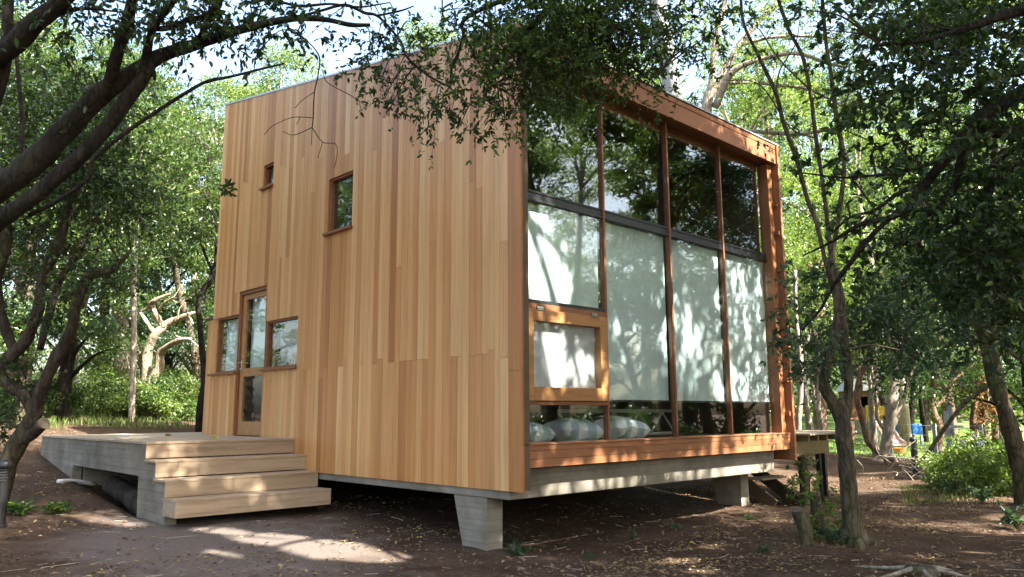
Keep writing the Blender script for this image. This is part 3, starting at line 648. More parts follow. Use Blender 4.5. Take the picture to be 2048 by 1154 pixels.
# ------------------------------------------------------------------ trees
class Tree:
    """limbs traced in space + clumps of leafy twigs; parts: trunk, branches, crown"""
    def __init__(s, name, label, cat, loc, seed, group=None):
        s.root = thing(name, label, cat, loc, group); s.rng = np.random.default_rng(seed)
        s.tr, s.br, s.cr = MB(), MB(), MB(); s.pts = []; s.ws = .88
    def limb(s, rows, n=9, lump=.06, k=6):
        p, r = limb(s.tr, s.rng, [(a, b, c, w * s.ws) for a, b, c, w in rows], n, lump, k); s.pts.append(p); return p
    def wlimb(s, pts, rad, n=8, lump=.05, k=6):
        P = crom(np.column_stack([np.array(pts, float), np.broadcast_to(rad, (len(pts),))]), k)
        s.tr.tube(P[:, :3], np.maximum(P[:, 3], .003), n, s.rng, lump); s.pts.append(P[:, :3]); return P[:, :3]
    def twigs_along(s, pts, n, ln, nl, L, droop=.3, fine=True, t0=.3, keep=None):
        i = s.rng.integers(int(len(pts) * t0), len(pts), n); D = rdir(s.rng, n, .1)
        sprays(s.rng, pts[i], D, ln * s.rng.uniform(.5, 1.2, n), nl, L, s.cr, s.br, droop, fine, keep)
    def clump(s, C, r, n, nl, L, droop=.35, fine=True, link=.012, flat=.75, keep=None, w=.46):
        if link and s.pts: link_clump(s.br, s.rng, np.array(C), np.concatenate(s.pts), link)
        clump_twigs(s.rng, np.array(C), r, n, nl, L, s.cr, s.br, droop, fine, flat, keep, w)
    def done(s, bk, lf, twig=None):
        if s.tr.v: s.tr.build('trunk', bk, s.root, smooth=True)
        if s.br.v: s.br.build('crown_twigs', twig or TWIGM, s.root, smooth=True)
        if s.cr.v: s.cr.build('crown', lf, s.root)
        return s.root
def gp(px, py):                                 # ground point seen at a picture position
    d = at(px, py, 1) - CAM; t = 2.0
    while t < 80:
        P = CAM + d * t
        if P[2] < float(zg(P[0], P[1])): return P, t
        t += .03
    return P, t

# --- sun patches shaped by hand: leaves between them and the sun are left out
GAPS_G = [(-3.3, -1.66, .45, .20), (-2.5, -1.42, .60, .32), (-1.8, -1.12, .60, .42), (-1.2, -.90, .45, .34), (-4.7, -2.45, .32, .12), (-5.3, -2.65, .3, .10), (-2.2, -2.15, .3, .06),
          (1.1, 1.2, .12, .3), (.9, 2.0, .10, .25), (1.6, .6, .15, .3), (.5, 2.9, .1, .2), (2.6, 6.5, .25, .3), (1.9, 8.6, .6, .4), (.2, 10.6, .7, .4), (-.8, 12.0, .8, .35), (2.8, 5.2, .2, .2), (3.1, 3.4, .12, .2), (-1.6, 9.4, .5, .4), (.9, 7.4, .25, .3)]
_gr = np.random.default_rng(77)
GAPS_F = [(.50, 2.55, .30, .62), (.95, 2.35, .13, .35), (.72, 1.40, .22, .40), (1.15, 1.35, .10, .32), (.55, .92, .16, .10), (.35, 3.0, .2, .1)]
GAPS_F += [(_gr.uniform(.2, 5.6), _gr.choice([_gr.uniform(.1, 1.6), _gr.uniform(1.0, 3.2)]), _gr.uniform(.03, .085), _gr.uniform(.06, .20)) for _ in range(70)]
GAPS_F += [(y, .0, .14, .13) for y in np.arange(.3, 5.5, .30)] + [(y, .36, .05, .12) for y in np.arange(.45, 5.5, .41)] + [(y, 4.95, .06, .12) for y in np.arange(1.6, 5.6, .5)]
def gaps_keep(Q):
    k = np.ones(len(Q), bool)
    t = (Q[:, 2] + .60) / SUN[2]; gx = Q[:, 0] - SUN[0] * t; gy = Q[:, 1] - SUN[1] * t
    for x, y, rx, ry in GAPS_G: k &= (((gx - x) / (rx + .07)) ** 2 + ((gy - y - (gx - x) * .30) / (ry + .06)) ** 2) > 1
    t = (Q[:, 0] + .22) / SUN[0]; fy = Q[:, 1] - SUN[1] * t; fz = Q[:, 2] - SUN[2] * t
    for y, z, ry, rz in GAPS_F: k &= (((fy - y) / (ry + .035)) ** 2 + ((fz - z) / (rz + .04)) ** 2) > 1
    return k

# 1. dark leaning tree at the left edge: big limbs reach over the deck
T = Tree('leaning_tree', 'dark crooked tree at the left edge whose long bare limbs arch over the deck', 'tree', gxy(-300, 6.2), 21)
T.ws = .8
T.wlimb([tuple(gxy(-300, 6.2) - [0, 0, .3]), tuple(at(-260, 760, 6.0)), tuple(at(-170, 560, 5.6)), tuple(at(-70, 440, 5.2))], [.17, .15, .135, .13], 11)
A = T.limb([(-80, 428, 5.2, 76), (0, 376, 5.0, 64), (69, 322, 5.0, 58), (114, 277, 5.0, 54), (166, 222, 5.0, 52), (208, 184, 5.0, 48), (247, 160, 5.0, 42), (288, 132, 5.0, 40), (330, 108, 5.05, 32), (400, 86, 5.1, 27), (470, 62, 5.1, 23), (540, 45, 5.15, 19), (600, 36, 5.2, 17), (655, 40, 5.3, 13), (700, 50, 5.3, 12), (740, 50, 5.35, 9)], 11)
B = T.limb([(-60, 480, 5.1, 60), (-10, 446, 4.95, 46), (52, 404, 4.9, 40), (114, 354, 4.9, 37), (166, 308, 4.9, 36), (210, 259, 4.95, 36), (245, 210, 4.95, 35), (276, 170, 4.95, 32), (300, 134, 5.0, 28)], 10)
T.limb([(212, 195, 5.0, 26), (228, 130, 4.9, 30), (243, 80, 4.85, 28), (258, 30, 4.8, 28), (275, -60, 4.7, 28)])
D1 = T.limb([(290, 128, 5.0, 24), (296, 90, 4.95, 20), (305, 60, 4.9, 17), (318, 38, 4.9, 16), (340, 12, 4.85, 16), (365, -30, 4.8, 14)])
D2 = T.limb([(308, 58, 4.95, 13), (340, 55, 4.9, 14), (380, 38, 4.9, 14), (415, 30, 4.85, 14), (455, -25, 4.8, 15)])
T.limb([(395, 82, 5.05, 15), (412, 52, 5.0, 14), (428, 20, 4.95, 16), (455, -25, 4.9, 16)])
T.limb([(302, 120, 4.98, 15), (306, 140, 4.96, 14), (310, 160, 4.95, 7)], 7)
T.limb([(420, 48, 5.0, 8), (450, 66, 4.98, 6), (468, 78, 4.95, 3)], 6)
Cc = T.limb([(60, 430, 5.0, 12), (120, 398, 4.85, 11), (178, 355, 4.8, 10), (186, 320, 4.8, 10), (250, 266, 4.8, 10), (330, 212, 4.8, 10), (395, 172, 4.8, 9), (422, 161, 4.8, 9), (458, 154, 4.8, 7), (510, 141, 4.8, 6), (568, 127, 4.85, 5)], 7)
T.limb([(-60, 130, 4.4, 60), (20, 95, 4.4, 52), (60, 52, 4.4, 48), (110, 15, 4.4, 40), (170, -40, 4.4, 36)], 9)
T.limb([(75, 45, 4.4, 26), (120, 26, 4.45, 18), (170, 17, 4.5, 9), (240, 24, 4.5, 4)], 7)
T.limb([(-20, 210, 4.5, 40), (10, 120, 4.5, 30), (16, 0, 4.5, 26), (20, -60, 4.5, 26)], 8)
T.limb([(28, 40, 5.6, 11), (36, 150, 5.6, 10), (44, 230, 5.6, 11), (40, 330, 5.6, 9)], 7)
E2 = T.limb([(480, 8, 5.2, 7), (540, 0, 5.2, 7), (600, 12, 5.3, 7), (660, 8, 5.3, 6), (720, 14, 5.3, 5), (780, 5, 5.3, 3)], 6)
E3 = T.limb([(590, 36, 5.2, 8), (640, 22, 5.25, 7), (690, 10, 5.3, 8), (730, 26, 5.3, 8), (755, 32, 5.3, 7), (790, 68, 5.25, 6), (806, 92, 5.2, 6), (812, 112, 5.2, 6), (848, 145, 5.1, 6), (880, 165, 5.05, 6), (899, 174, 5.0, 5), (915, 192, 5.0, 3), (950, 215, 5.0, 2)], 7)
T.limb([(752, 32, 5.3, 6), (800, 22, 5.3, 5), (828, 12, 5.3, 3)], 5); T.limb([(826, 136, 5.15, 4), (855, 131, 5.1, 3), (885, 127, 5.1, 2)], 5)
tw = [(545, 138, 4.85, 2.5), (508, 140, 4.82, 3), (515, 108, 4.8, 3), (558, 62, 4.9, 3), (590, 66, 4.9, 3), (612, 80, 4.9, 3.5), (638, 112, 4.9, 4), (636, 150, 4.9, 3.5), (629, 184, 4.9, 3.2), (627, 215, 4.9, 3), (626, 240, 4.9, 3), (624, 256, 4.9, 2.6)]
T.limb(tw[1:], 5)
for r_ in ([(626, 236, 4.9, 2.2), (605, 234, 4.9, 2), (580, 236, 4.88, 1.7), (545, 252, 4.85, 1.2), (528, 270, 4.85, .9)], [(624, 255, 4.9, 2.2), (588, 270, 4.88, 1.8), (566, 263, 4.9, 1.2)], [(624, 255, 4.9, 2.2), (645, 284, 4.9, 2), (671, 288, 4.9, 1.7), (674, 312, 4.9, 1.4), (668, 336, 4.9, 1)],
           [(629, 184, 4.9, 2), (605, 200, 4.88, 1.4), (590, 216, 4.88, 1)], [(645, 140, 4.9, 2), (655, 165, 4.9, 2), (700, 190, 4.9, 2), (735, 212, 4.9, 1.4), (742, 205, 4.9, 1)], [(645, 284, 4.9, 1.5), (636, 316, 4.9, 1)], [(716, 198, 4.9, 1.2), (722, 217, 4.9, 1)], [(624, 255, 4.9, 1.5), (623, 290, 4.9, 1)], [(600, 234, 4.9, 1.2), (593, 250, 4.9, .9)]): T.limb(r_, 4, 0)
for px, py, d, r, n in ((480, 40, 5.0, .30, 20), (500, 15, 5.0, .30, 26), (430, 45, 4.9, .22, 12), (560, 20, 5.2, .25, 16), (360, 15, 4.8, .3, 26), (610, 66, 5.0, .12, 8), (300, 0, 4.7, .4, 34), (180, -20, 4.6, .45, 50), (80, -10, 4.6, .5, 60), (370, 65, 5.0, .2, 10), (455, 380, 5.0, .09, 3)):
    T.clump(at(px, py, d), r, n, 12, .05, .4, link=.006 if px < 450 or px > 480 or py < 200 else .0)
for p_ in (D1, D2, E2): T.twigs_along(p_, 14, .35, 9, .05)
for px, py, d, r, n in ((755, 75, 5.3, .30, 34), (775, 110, 5.3, .28, 40), (740, 120, 5.35, .16, 12), (800, 130, 5.2, .28, 40), (765, 150, 5.3, .22, 30), (835, 60, 5.3, .22, 16), (830, 105, 5.2, .26, 22), (850, 175, 5.1, .20, 14), (770, 195, 5.2, .12, 8), (782, 215, 5.2, .08, 6), (870, 205, 5.0, .22, 16), (905, 215, 5.0, .24, 20), (850, 235, 5.0, .13, 8), (925, 180, 5.0, .2, 14), (955, 235, 5.0, .16, 10), (920, 250, 5.0, .14, 8)):
    T.clump(at(px, py, d), r, int(n * .55), 12, .040, .5, link=.006)
T.done(BARK_D, LEAF_D)

# 2. dense branch hanging over the near corner of the cabin
T = Tree('overhanging_tree', 'dark leafy tree whose dense branch hangs over the near roof corner', 'tree', gxy(2700, 4.2), 22)
base = gxy(2700, 4.2)
T.wlimb([tuple(base - [0, 0, .3]), tuple(base + [.15, .1, 1.6]), tuple(base + [-.1, .3, 3.0]), tuple(at(1900, -420, 4.4)), tuple(at(1500, -260, 4.7)), tuple(at(1200, -80, 4.9))], [.16, .13, .11, .085, .06, .045], 10)
L1 = T.limb([(1300, -150, 4.8, 22), (1180, -60, 4.8, 18), (1060, -20, 4.8, 14), (960, 20, 4.8, 11), (925, 45, 4.8, 9), (927, 70, 4.8, 8), (914, 112, 4.8, 7), (904, 132, 4.8, 6), (901, 168, 4.8, 5)])
L2 = T.limb([(1200, -80, 4.9, 24), (1120, -10, 4.8, 19), (1060, 55, 4.75, 15), (1000, 66, 4.7, 8), (960, 40, 4.7, 6)])
L3 = T.limb([(1150, 20, 4.9, 17), (1200, 60, 4.8, 13), (1250, 120, 4.75, 8), (1300, 160, 4.7, 5)])
L4 = T.limb([(928, 68, 4.8, 5), (945, 100, 4.8, 4), (957, 126, 4.8, 4), (985, 170, 4.75, 3)])
T.limb([(884, -20, 4.8, 4), (884, 30, 4.8, 3), (878, 55, 4.8, 2)], 5); T.limb([(905, 5, 4.8, 5), (886, 18, 4.8, 4), (890, 38, 4.8, 4), (915, 50, 4.8, 3), (940, 48, 4.8, 2)], 5)
CL = [(905, 40, .26, 14), (950, 100, .24, 18), (930, 145, .24, 18), (890, 130, .2, 10), (985, 150, .26, 30), (1000, 205, .22, 24), (1010, 250, .13, 10), (965, 200, .16, 10), (1045, 240, .18, 22), (1050, 190, .24, 34), (1005, 95, .30, 48),
      (990, 40, .30, 44), (1050, 60, .36, 80), (1050, 120, .34, 76), (1110, 40, .38, 90), (1110, 110, .36, 90), (1100, 170, .30, 60), (1095, 220, .18, 22), (1140, 200, .22, 28), (1160, 150, .28, 50), (1170, 80, .38, 90), (1180, 20, .36, 80), (1230, 60, .36, 80), (1240, 130, .28, 46),
      (1290, 30, .32, 54), (1300, 90, .28, 40), (1290, 150, .20, 22), (1330, 190, .14, 12), (1350, 50, .28, 30), (1360, 120, .22, 18), (1400, 30, .26, 24), (1420, 100, .20, 14), (1445, 50, .20, 14), (1210, 185, .14, 14), (1130, -40, .4, 90), (1250, -30, .4, 80), (1000, -20, .36, 60), (1370, -30, .36, 50)]
for px, py, r, n in CL:
    T.clump(at(px, py, 4.75 + T.rng.uniform(-.25, .35)), r, int(n * (1.1 if 990 < px < 1260 and py < 130 else .5 if py < 150 else .36)), 13, .039, .45, link=.007, keep=gaps_keep)
T.done(BARK_D, LEAF_O)

# 3. tree at the right edge of the picture, larger leaves, limbs sloping down to the left
T = Tree('spreading_tree', 'dark broad leaved tree at the right edge with limbs sloping down to the left', 'tree', gxy(2420, 5.0), 23)
base = gxy(2420, 5.0)
T.wlimb([tuple(base - [0, 0, .3]), tuple(at(2400, 700, 4.9)), tuple(at(2300, 300, 4.8)), tuple(at(2230, 60, 4.7)), tuple(at(2150, -300, 4.7))], [.19, .16, .14, .12, .09], 10)
R = [T.limb([(2250, 110, 4.7, 60), (2110, 150, 4.6, 48), (2048, 185, 4.6, 40), (1990, 215, 4.6, 34), (1930, 270, 4.6, 28), (1880, 330, 4.65, 24), (1850, 368, 4.7, 20), (1815, 415, 4.7, 18), (1780, 435, 4.75, 14), (1720, 450, 4.8, 10), (1660, 485, 4.9, 7), (1605, 512, 5.0, 3)]),
     T.limb([(1850, 368, 4.7, 14), (1800, 385, 4.7, 11), (1750, 420, 4.8, 8), (1700, 435, 4.8, 6), (1660, 470, 4.9, 4)], 7),
     T.limb([(1785, 432, 4.75, 12), (1745, 470, 4.8, 12), (1705, 520, 4.85, 12), (1665, 575, 4.9, 9), (1640, 620, 4.95, 6), (1605, 660, 5.0, 3)], 8),
     T.limb([(2280, 220, 4.8, 50), (2040, 260, 4.8, 34), (1965, 265, 4.8, 26), (1925, 315, 4.8, 22), (1905, 380, 4.8, 17), (1870, 415, 4.8, 13), (1835, 450, 4.85, 10), (1810, 490, 4.9, 7)]),
     T.limb([(2300, 330, 4.9, 40), (2060, 330, 4.9, 26), (1990, 360, 4.9, 22), (1960, 420, 4.9, 18), (1940, 500, 4.95, 12)]),
     T.limb([(2200, 0, 4.6, 40), (2050, 20, 4.5, 26), (1950, 50, 4.5, 18), (1850, 80, 4.5, 10), (1760, 90, 4.5, 6)]),
     T.limb([(1890, 320, 4.65, 8), (1800, 345, 4.7, 7), (1730, 352, 4.7, 6), (1680, 355, 4.75, 5), (1600, 345, 4.8, 3)], 6)]
CL = [(1640, 20, .13, 7), (1650, 60, .10, 6), (1610, 20, .1, 4), (1720, 40, .2, 14), (1700, 110, .16, 9), (1780, 30, .26, 34), (1790, 100, .26, 34), (1760, 160, .24, 24), (1850, 40, .32, 60), (1870, 120, .32, 60), (1830, 190, .28, 40), (1930, 40, .36, 70), (1960, 120, .36, 70), (1930, 200, .34, 60), (2020, 60, .36, 70), (2030, 150, .36, 70), (2040, 240, .36, 70),
      (1780, 240, .24, 26), (1720, 200, .2, 16), (1690, 260, .18, 14), (1740, 300, .22, 24), (1690, 340, .14, 9), (1640, 340, .12, 7), (1600, 345, .08, 4), (1820, 300, .28, 30), (1880, 260, .30, 46), (1980, 300, .34, 60), (1920, 370, .30, 40), (1860, 420, .26, 26), (2010, 380, .34, 60), (1960, 460, .34, 56), (2040, 460, .36, 64), (1900, 480, .28, 34), (2000, 540, .36, 60), (2048, 600, .34, 60), (1950, 590, .28, 30), (1830, 480, .22, 18), (1770, 470, .20, 16), (1720, 500, .18, 14), (1760, 540, .16, 10), (1690, 560, .14, 10), (1620, 670, .1, 7), (1600, 690, .1, 6), (1630, 560, .1, 6), (2048, 520, .3, 50), (2040, 330, .36, 60), (1970, 420, .34, 60), (2060, 420, .36, 60), (1920, 540, .3, 44), (2050, 660, .3, 40), (2000, 620, .3, 40), (1740, 100, .2, 14), (1690, 420, .16, 10)]
for px, py, r, n in CL:
    T.clump(at(px, py, 4.75 + T.rng.uniform(-.3, .5)), r * 1.08, int(n * (.5 if px < 1760 else .5 if py < 420 else .72)), 10, .057, .35, link=.008, w=.52, keep=gaps_keep)
T.done(BARK_D, LEAF_D)

# 4. crooked multi-stemmed tree beside the deck
P0, dB = gp(15, 975); dB = 9.9
T = Tree('crooked_tree', 'crooked many stemmed tree with a sawn off stub beside the entrance deck', 'tree', tuple(P0), 24)
T.limb([(-12, 1010, dB, 52), (8, 945, dB, 48), (35, 890, dB, 42), (60, 850, dB, 40), (72, 815, dB, 34)], 10, .08)
s1 = T.limb([(68, 835, dB, 26), (80, 790, dB, 30), (98, 745, dB, 28), (122, 700, dB, 27), (142, 660, dB, 24), (152, 615, dB, 22), (165, 575, dB, 24), (185, 548, dB, 22), (212, 545, dB, 17), (235, 530, dB, 11), (262, 500, dB + .2, 7)], 9, .08)
s2 = T.limb([(70, 840, dB, 26), (58, 805, dB, 28), (42, 782, dB, 27), (18, 772, dB, 26), (0, 740, dB, 26), (28, 705, dB, 28), (52, 680, dB, 25), (70, 640, dB, 24), (80, 594, dB, 24), (92, 540, dB + .1, 24), (118, 485, dB + .2, 23), (138, 420, dB + .3, 20), (170, 350, dB + .4, 15)], 9, .08)
T.limb([(45, 880, dB, 26), (66, 868, dB - .1, 25), (86, 848, dB - .2, 25)], 10, .03)
s3 = T.limb([(30, 705, dB, 20), (5, 640, dB, 26), (-10, 560, dB, 28), (10, 480, dB, 30), (0, 380, dB, 26), (-30, 250, dB, 24)])
s4 = T.limb([(80, 700, dB + .5, 14), (95, 640, dB + .6, 18), (120, 560, dB + .8, 16), (160, 500, dB + 1, 13), (185, 430, dB + 1, 9)])
for k in range(46):
    px = T.rng.uniform(-60, 260); py = T.rng.uniform(150, 560); 
    if px > 190 and py > 500: continue
    T.clump(at(px, py, dB + T.rng.uniform(-1.0, 2.2)), T.rng.uniform(.35, .62), 42, 10, .085, .3, fine=False, link=.012)
for px, py, r in ((30, 560, .4), (120, 640, .2), (40, 740, .22), (30, 800, .25), (90, 780, .2), (20, 860, .2), (190, 600, .3), (240, 560, .3), (150, 520, .35)):
    T.clump(at(px, py, dB + T.rng.uniform(-.2, .6)), r, 26, 10, .07, .3, fine=False, link=.008)
T.done(BARK_C, LEAF_D)
b = MB(); e = at(87, 847, dB - .205); q = at(80, 853, dB - .17); d_ = nrm(e - q); b.tube([e - d_ * .01, e + d_ * .012], [.074, .074], 12); b.build('cut_end', CUTW, T.root)

# 5. slim tree against the far corner of the cabin
P0 = gxy(396, 17.0)
T = Tree('slim_tree', 'slim dark curved trunk right beside the far left corner of the cabin', 'tree', tuple(P0), 25)
T.limb([(397, 866, 17, 17), (401, 810, 17, 15), (409, 760, 17, 14), (404, 700, 17, 14), (401, 650, 17, 13), (397, 615, 17, 13), (402, 588, 17, 13), (418, 565, 17, 13), (430, 540, 17, 12), (434, 505, 17, 11), (430, 460, 17, 9), (415, 400, 17, 8), (420, 300, 17, 6)], 9)
T.limb([(428, 545, 17, 8), (415, 520, 17, 7), (404, 490, 17, 6), (396, 450, 17, 4)], 7); T.limb([(434, 520, 17, 7), (446, 480, 17, 6), (458, 440, 17.2, 4)], 7)
for k in range(26): T.clump(at(T.rng.uniform(310, 450), T.rng.uniform(250, 480), 17 + T.rng.uniform(-1, 1.6)), T.rng.uniform(.5, .8), 30, 9, .115, .3, fine=False, link=.012)
for px, py in ((410, 600), (425, 640), (440, 610), (395, 560)): T.clump(at(px, py, 17.8), .35, 16, 9, .10, .3, fine=False, link=.01)
T.done(BARK_D, LEAF_M)

# 6. bleached dead tree
d = 21.0
T = Tree('dead_tree', 'bleached bare dead tree with twisted broken limbs beyond the deck', 'tree', tuple(gxy(320, d)), 26)
for rows in ([(300, 850, d, 40), (292, 760, d, 34), (294, 715, d, 30), (300, 690, d, 26), (312, 668, d, 26), (330, 652, d + .2, 24), (350, 640, d + .2, 20), (372, 632, d + .1, 16), (392, 625, d, 10), (398, 628, d, 6)],
             [(300, 830, d - .2, 38), (304, 775, d - .2, 34), (318, 735, d - .2, 30), (322, 705, d - .2, 26), (340, 690, d - .4, 20), (362, 680, d - .6, 16), (382, 678, d - .7, 12)],
             [(328, 655, d + .1, 20), (318, 640, d + .1, 19), (308, 620, d, 18), (302, 608, d, 18), (312, 600, d - .1, 14), (328, 592, d - .1, 9), (341, 587, d - .1, 7)],
             [(312, 672, d, 18), (300, 655, d, 14), (290, 640, d, 12), (280, 625, d, 9)], [(318, 618, d, 9), (330, 605, d - .1, 7), (345, 596, d - .2, 6), (352, 588, d - .2, 3), (359, 576, d - .2, 2)], [(302, 610, d, 8), (290, 618, d, 6), (281, 622, d, 3)],
             [(378, 632, d, 7), (383, 642, d, 7), (386, 648, d - .1, 4)], [(352, 672, d - .4, 7), (365, 678, d - .5, 8), (380, 680, d - .6, 6), (400, 695, d - .7, 3), (412, 700, d - .7, 2)], [(356, 640, d, 5), (357, 622, d, 4), (363, 612, d, 3), (372, 605, d, 2)],
             [(288, 760, d + .2, 20), (284, 710, d + .2, 16), (282, 690, d + .2, 10)], [(345, 600, d - .2, 3), (355, 605, d - .2, 2), (362, 600, d - .2, 1.5)]):
    T.limb([(p, q, e, w_ * .74) for p, q, e, w_ in rows], 9, .10)
T.done(BARK_W, LEAF_M)

# 7. two pale trunks left of the dead tree
d = 24.0
T = Tree('grey_trunk_tree', 'thick grey trunk standing left of the bleached dead tree', 'tree', tuple(gxy(246, d)), 27)
T.limb([(247, 850, d, 44), (246, 760, d, 38), (244, 690, d, 35), (241, 640, d, 33), (236, 590, d, 30), (232, 540, d, 28), (226, 490, d, 24), (215, 420, d, 20), (210, 300, d, 14)], 10); T.limb([(246, 600, d, 18), (254, 560, d, 14), (258, 520, d, 10), (262, 430, d, 8)])
for k in range(30): T.clump(at(T.rng.uniform(140, 330), T.rng.uniform(140, 470), d + T.rng.uniform(-1.5, 1.5)), T.rng.uniform(.7, 1.2), 30, 10, .16, .3, fine=False, link=.014)
T.done(BARK_P, LEAF_M)
d = 19.0
T = Tree('thin_trunk_tree', 'thin straight brown trunk just in front of the thick grey trunk', 'tree', tuple(gxy(266, d)), 28)
T.limb([(263, 850, d, 16), (266, 740, d, 14), (268, 640, d, 13), (268, 560, d, 13), (271, 500, d, 12), (275, 420, d, 10), (282, 300, d, 7)], 8)
for k in range(18): T.clump(at(T.rng.uniform(200, 350), T.rng.uniform(240, 470), d + T.rng.uniform(-1, 1)), T.rng.uniform(.5, .9), 28, 9, .12, .3, fine=False, link=.012)
T.done(BARK_P, LEAF_M)

# 8. forked tree in front of the side deck
P0, dR = gp(1705, 1090)
T = Tree('forked_tree', 'mossy forked tree with spreading roots in front of the side deck', 'tree', tuple(P0), 29); T.ws = .76
T.limb([(1716, 1120, dR, 84), (1712, 1080, dR, 60), (1704, 1040, dR, 47), (1698, 980, dR, 43), (1693, 920, dR, 41), (1688, 870, dR, 42), (1683, 835, dR, 42), (1674, 800, dR, 36)], 12, .05)
for rr in ([(1712, 1070, dR, 30), (1740, 1085, dR - .05, 22), (1775, 1100, dR - .1, 12), (1800, 1112, dR - .15, 6)], [(1700, 1060, dR, 28), (1680, 1085, dR, 20), (1665, 1098, dR, 8)], [(1710, 1070, dR, 30), (1722, 1100, dR - .2, 24), (1728, 1125, dR - .3, 10)]): T.limb(rr, 8)
a_ = T.limb([(1680, 835, dR, 30), (1662, 800, dR, 30), (1650, 770, dR, 28), (1652, 735, dR, 25), (1664, 700, dR, 24), (1674, 650, dR, 23), (1677, 620, dR, 22), (1670, 575, dR, 17), (1660, 540, dR, 15), (1668, 490, dR, 13), (1676, 440, dR, 12), (1688, 330, dR, 12), (1674, 243, dR, 12), (1662, 150, dR, 11), (1652, 85, dR, 10), (1643, -20, dR, 10)], 9)
b_ = T.limb([(1690, 835, dR, 28), (1696, 790, dR + .1, 25), (1697, 740, dR + .1, 24), (1690, 690, dR + .15, 24), (1686, 640, dR + .2, 22), (1680, 580, dR + .2, 18), (1664, 520, dR + .3, 14), (1650, 400, dR + .3, 11), (1632, 277, dR + .3, 10), (1620, 180, dR + .3, 10), (1604, 110, dR + .3, 9), (1577, 58, dR + .3, 9), (1550, -20, dR + .3, 9)], 9)
c_ = T.limb([(1672, 600, dR, 12), (1650, 520, dR + .1, 11), (1634, 450, dR + .2, 11), (1615, 399, dR + .3, 11), (1590, 310, dR + .3, 11), (1566, 243, dR + .3, 11), (1552, 187, dR + .3, 10), (1518, 114, dR + .3, 9), (1487, 45, dR + .3, 8), (1480, -30, dR + .3, 8)], 8)
T.limb([(1674, 640, dR, 9), (1684, 632, dR - .05, 10), (1694, 628, dR - .1, 6)], 7)
for rows in ([(1552, 187, dR + .3, 5), (1560, 140, dR + .3, 4), (1590, 90, dR + .3, 3), (1600, 40, dR + .3, 2)], [(1620, 180, dR + .3, 5), (1560, 120, dR + .4, 4), (1520, 60, dR + .4, 3)], [(1674, 243, dR, 5), (1700, 180, dR, 4), (1720, 110, dR, 3)], [(1632, 277, dR + .3, 4), (1580, 255, dR + .3, 4), (1520, 170, dR + .3, 3), (1450, 160, dR + .3, 2)], [(1690, 700, dR, 8), (1740, 690, dR, 6), (1800, 700, dR, 4)]): T.limb(rows, 6)
for px, py, r, n in [(1600, 690, .4, 40), (1640, 720, .36, 34), (1590, 640, .3, 26), (1720, 660, .45, 56), (1770, 690, .45, 60), (1820, 650, .4, 50), (1780, 620, .45, 56), (1730, 600, .4, 46), (1850, 700, .4, 46), (1830, 720, .36, 36), (1880, 620, .4, 44), (1700, 540, .36, 30), (1760, 560, .4, 40), (1840, 560, .4, 40), (1620, 600, .3, 20), (1580, 560, .25, 16), (1610, 740, .25, 16)]:
    T.clump(at(px, py, dR + T.rng.uniform(-.4, 1.4)), r, int(n * 1.1), 10, .075, .35, fine=False, link=.010, keep=gaps_keep)
for px, py, r, n in [(1560, 120, .3, 8), (1600, 240, .3, 8), (1640, 180, .3, 8), (1530, 260, .25, 6), (1580, 330, .3, 9), (1620, 420, .3, 10), (1480, 60, .3, 8), (1700, 200, .3, 10), (1560, 30, .3, 8)]:
    T.clump(at(px, py, dR + T.rng.uniform(0, 1)), r, n, 9, .06, .3, fine=False, link=.005)
T.done(BARK_M, LEAF_B)

# 9. leaning tree by the flowering bush
P0, dL = gp(2044, 1010)
T = Tree('slanting_tree', 'slanting dark trunk that leans left above the flowering bush', 'tree', tuple(P0), 30); T.ws = .82
T.limb([(2052, 1030, dL, 54), (2046, 960, dL, 46), (2034, 910, dL, 42), (2018, 850, dL, 40), (2000, 790, dL, 38), (1984, 730, dL, 37), (1970, 680, dL, 36), (1962, 635, dL, 34), (1960, 590, dL, 30), (1965, 530, dL, 25), (1975, 460, dL, 21), (1985, 380, dL, 18), (1990, 280, dL, 14), (1995, 150, dL, 12)], 11)
T.limb([(1972, 690, dL, 18), (1950, 650, dL, 15), (1925, 625, dL, 14), (1895, 585, dL, 13), (1870, 545, dL, 12), (1850, 510, dL, 11), (1842, 480, dL, 9), (1850, 440, dL, 6)], 8)
T.limb([(1968, 640, dL, 20), (2000, 680, dL - .2, 15), (2030, 710, dL - .4, 14), (2070, 730, dL - .5, 12)], 8)
T.limb([(1996, 780, dL, 10), (1970, 690, dL - .3, 8), (1940, 680, dL - .4, 8), (1926, 684, dL - .4, 5)], 7)
for k in range(26): T.clump(at(T.rng.uniform(1830, 2100), T.rng.uniform(330, 620), dL + T.rng.uniform(-1.2, 1.2)), T.rng.uniform(.4, .65), 46, 10, .09, .35, fine=False, link=.012)
T.done(BARK_M, LEAF_D)

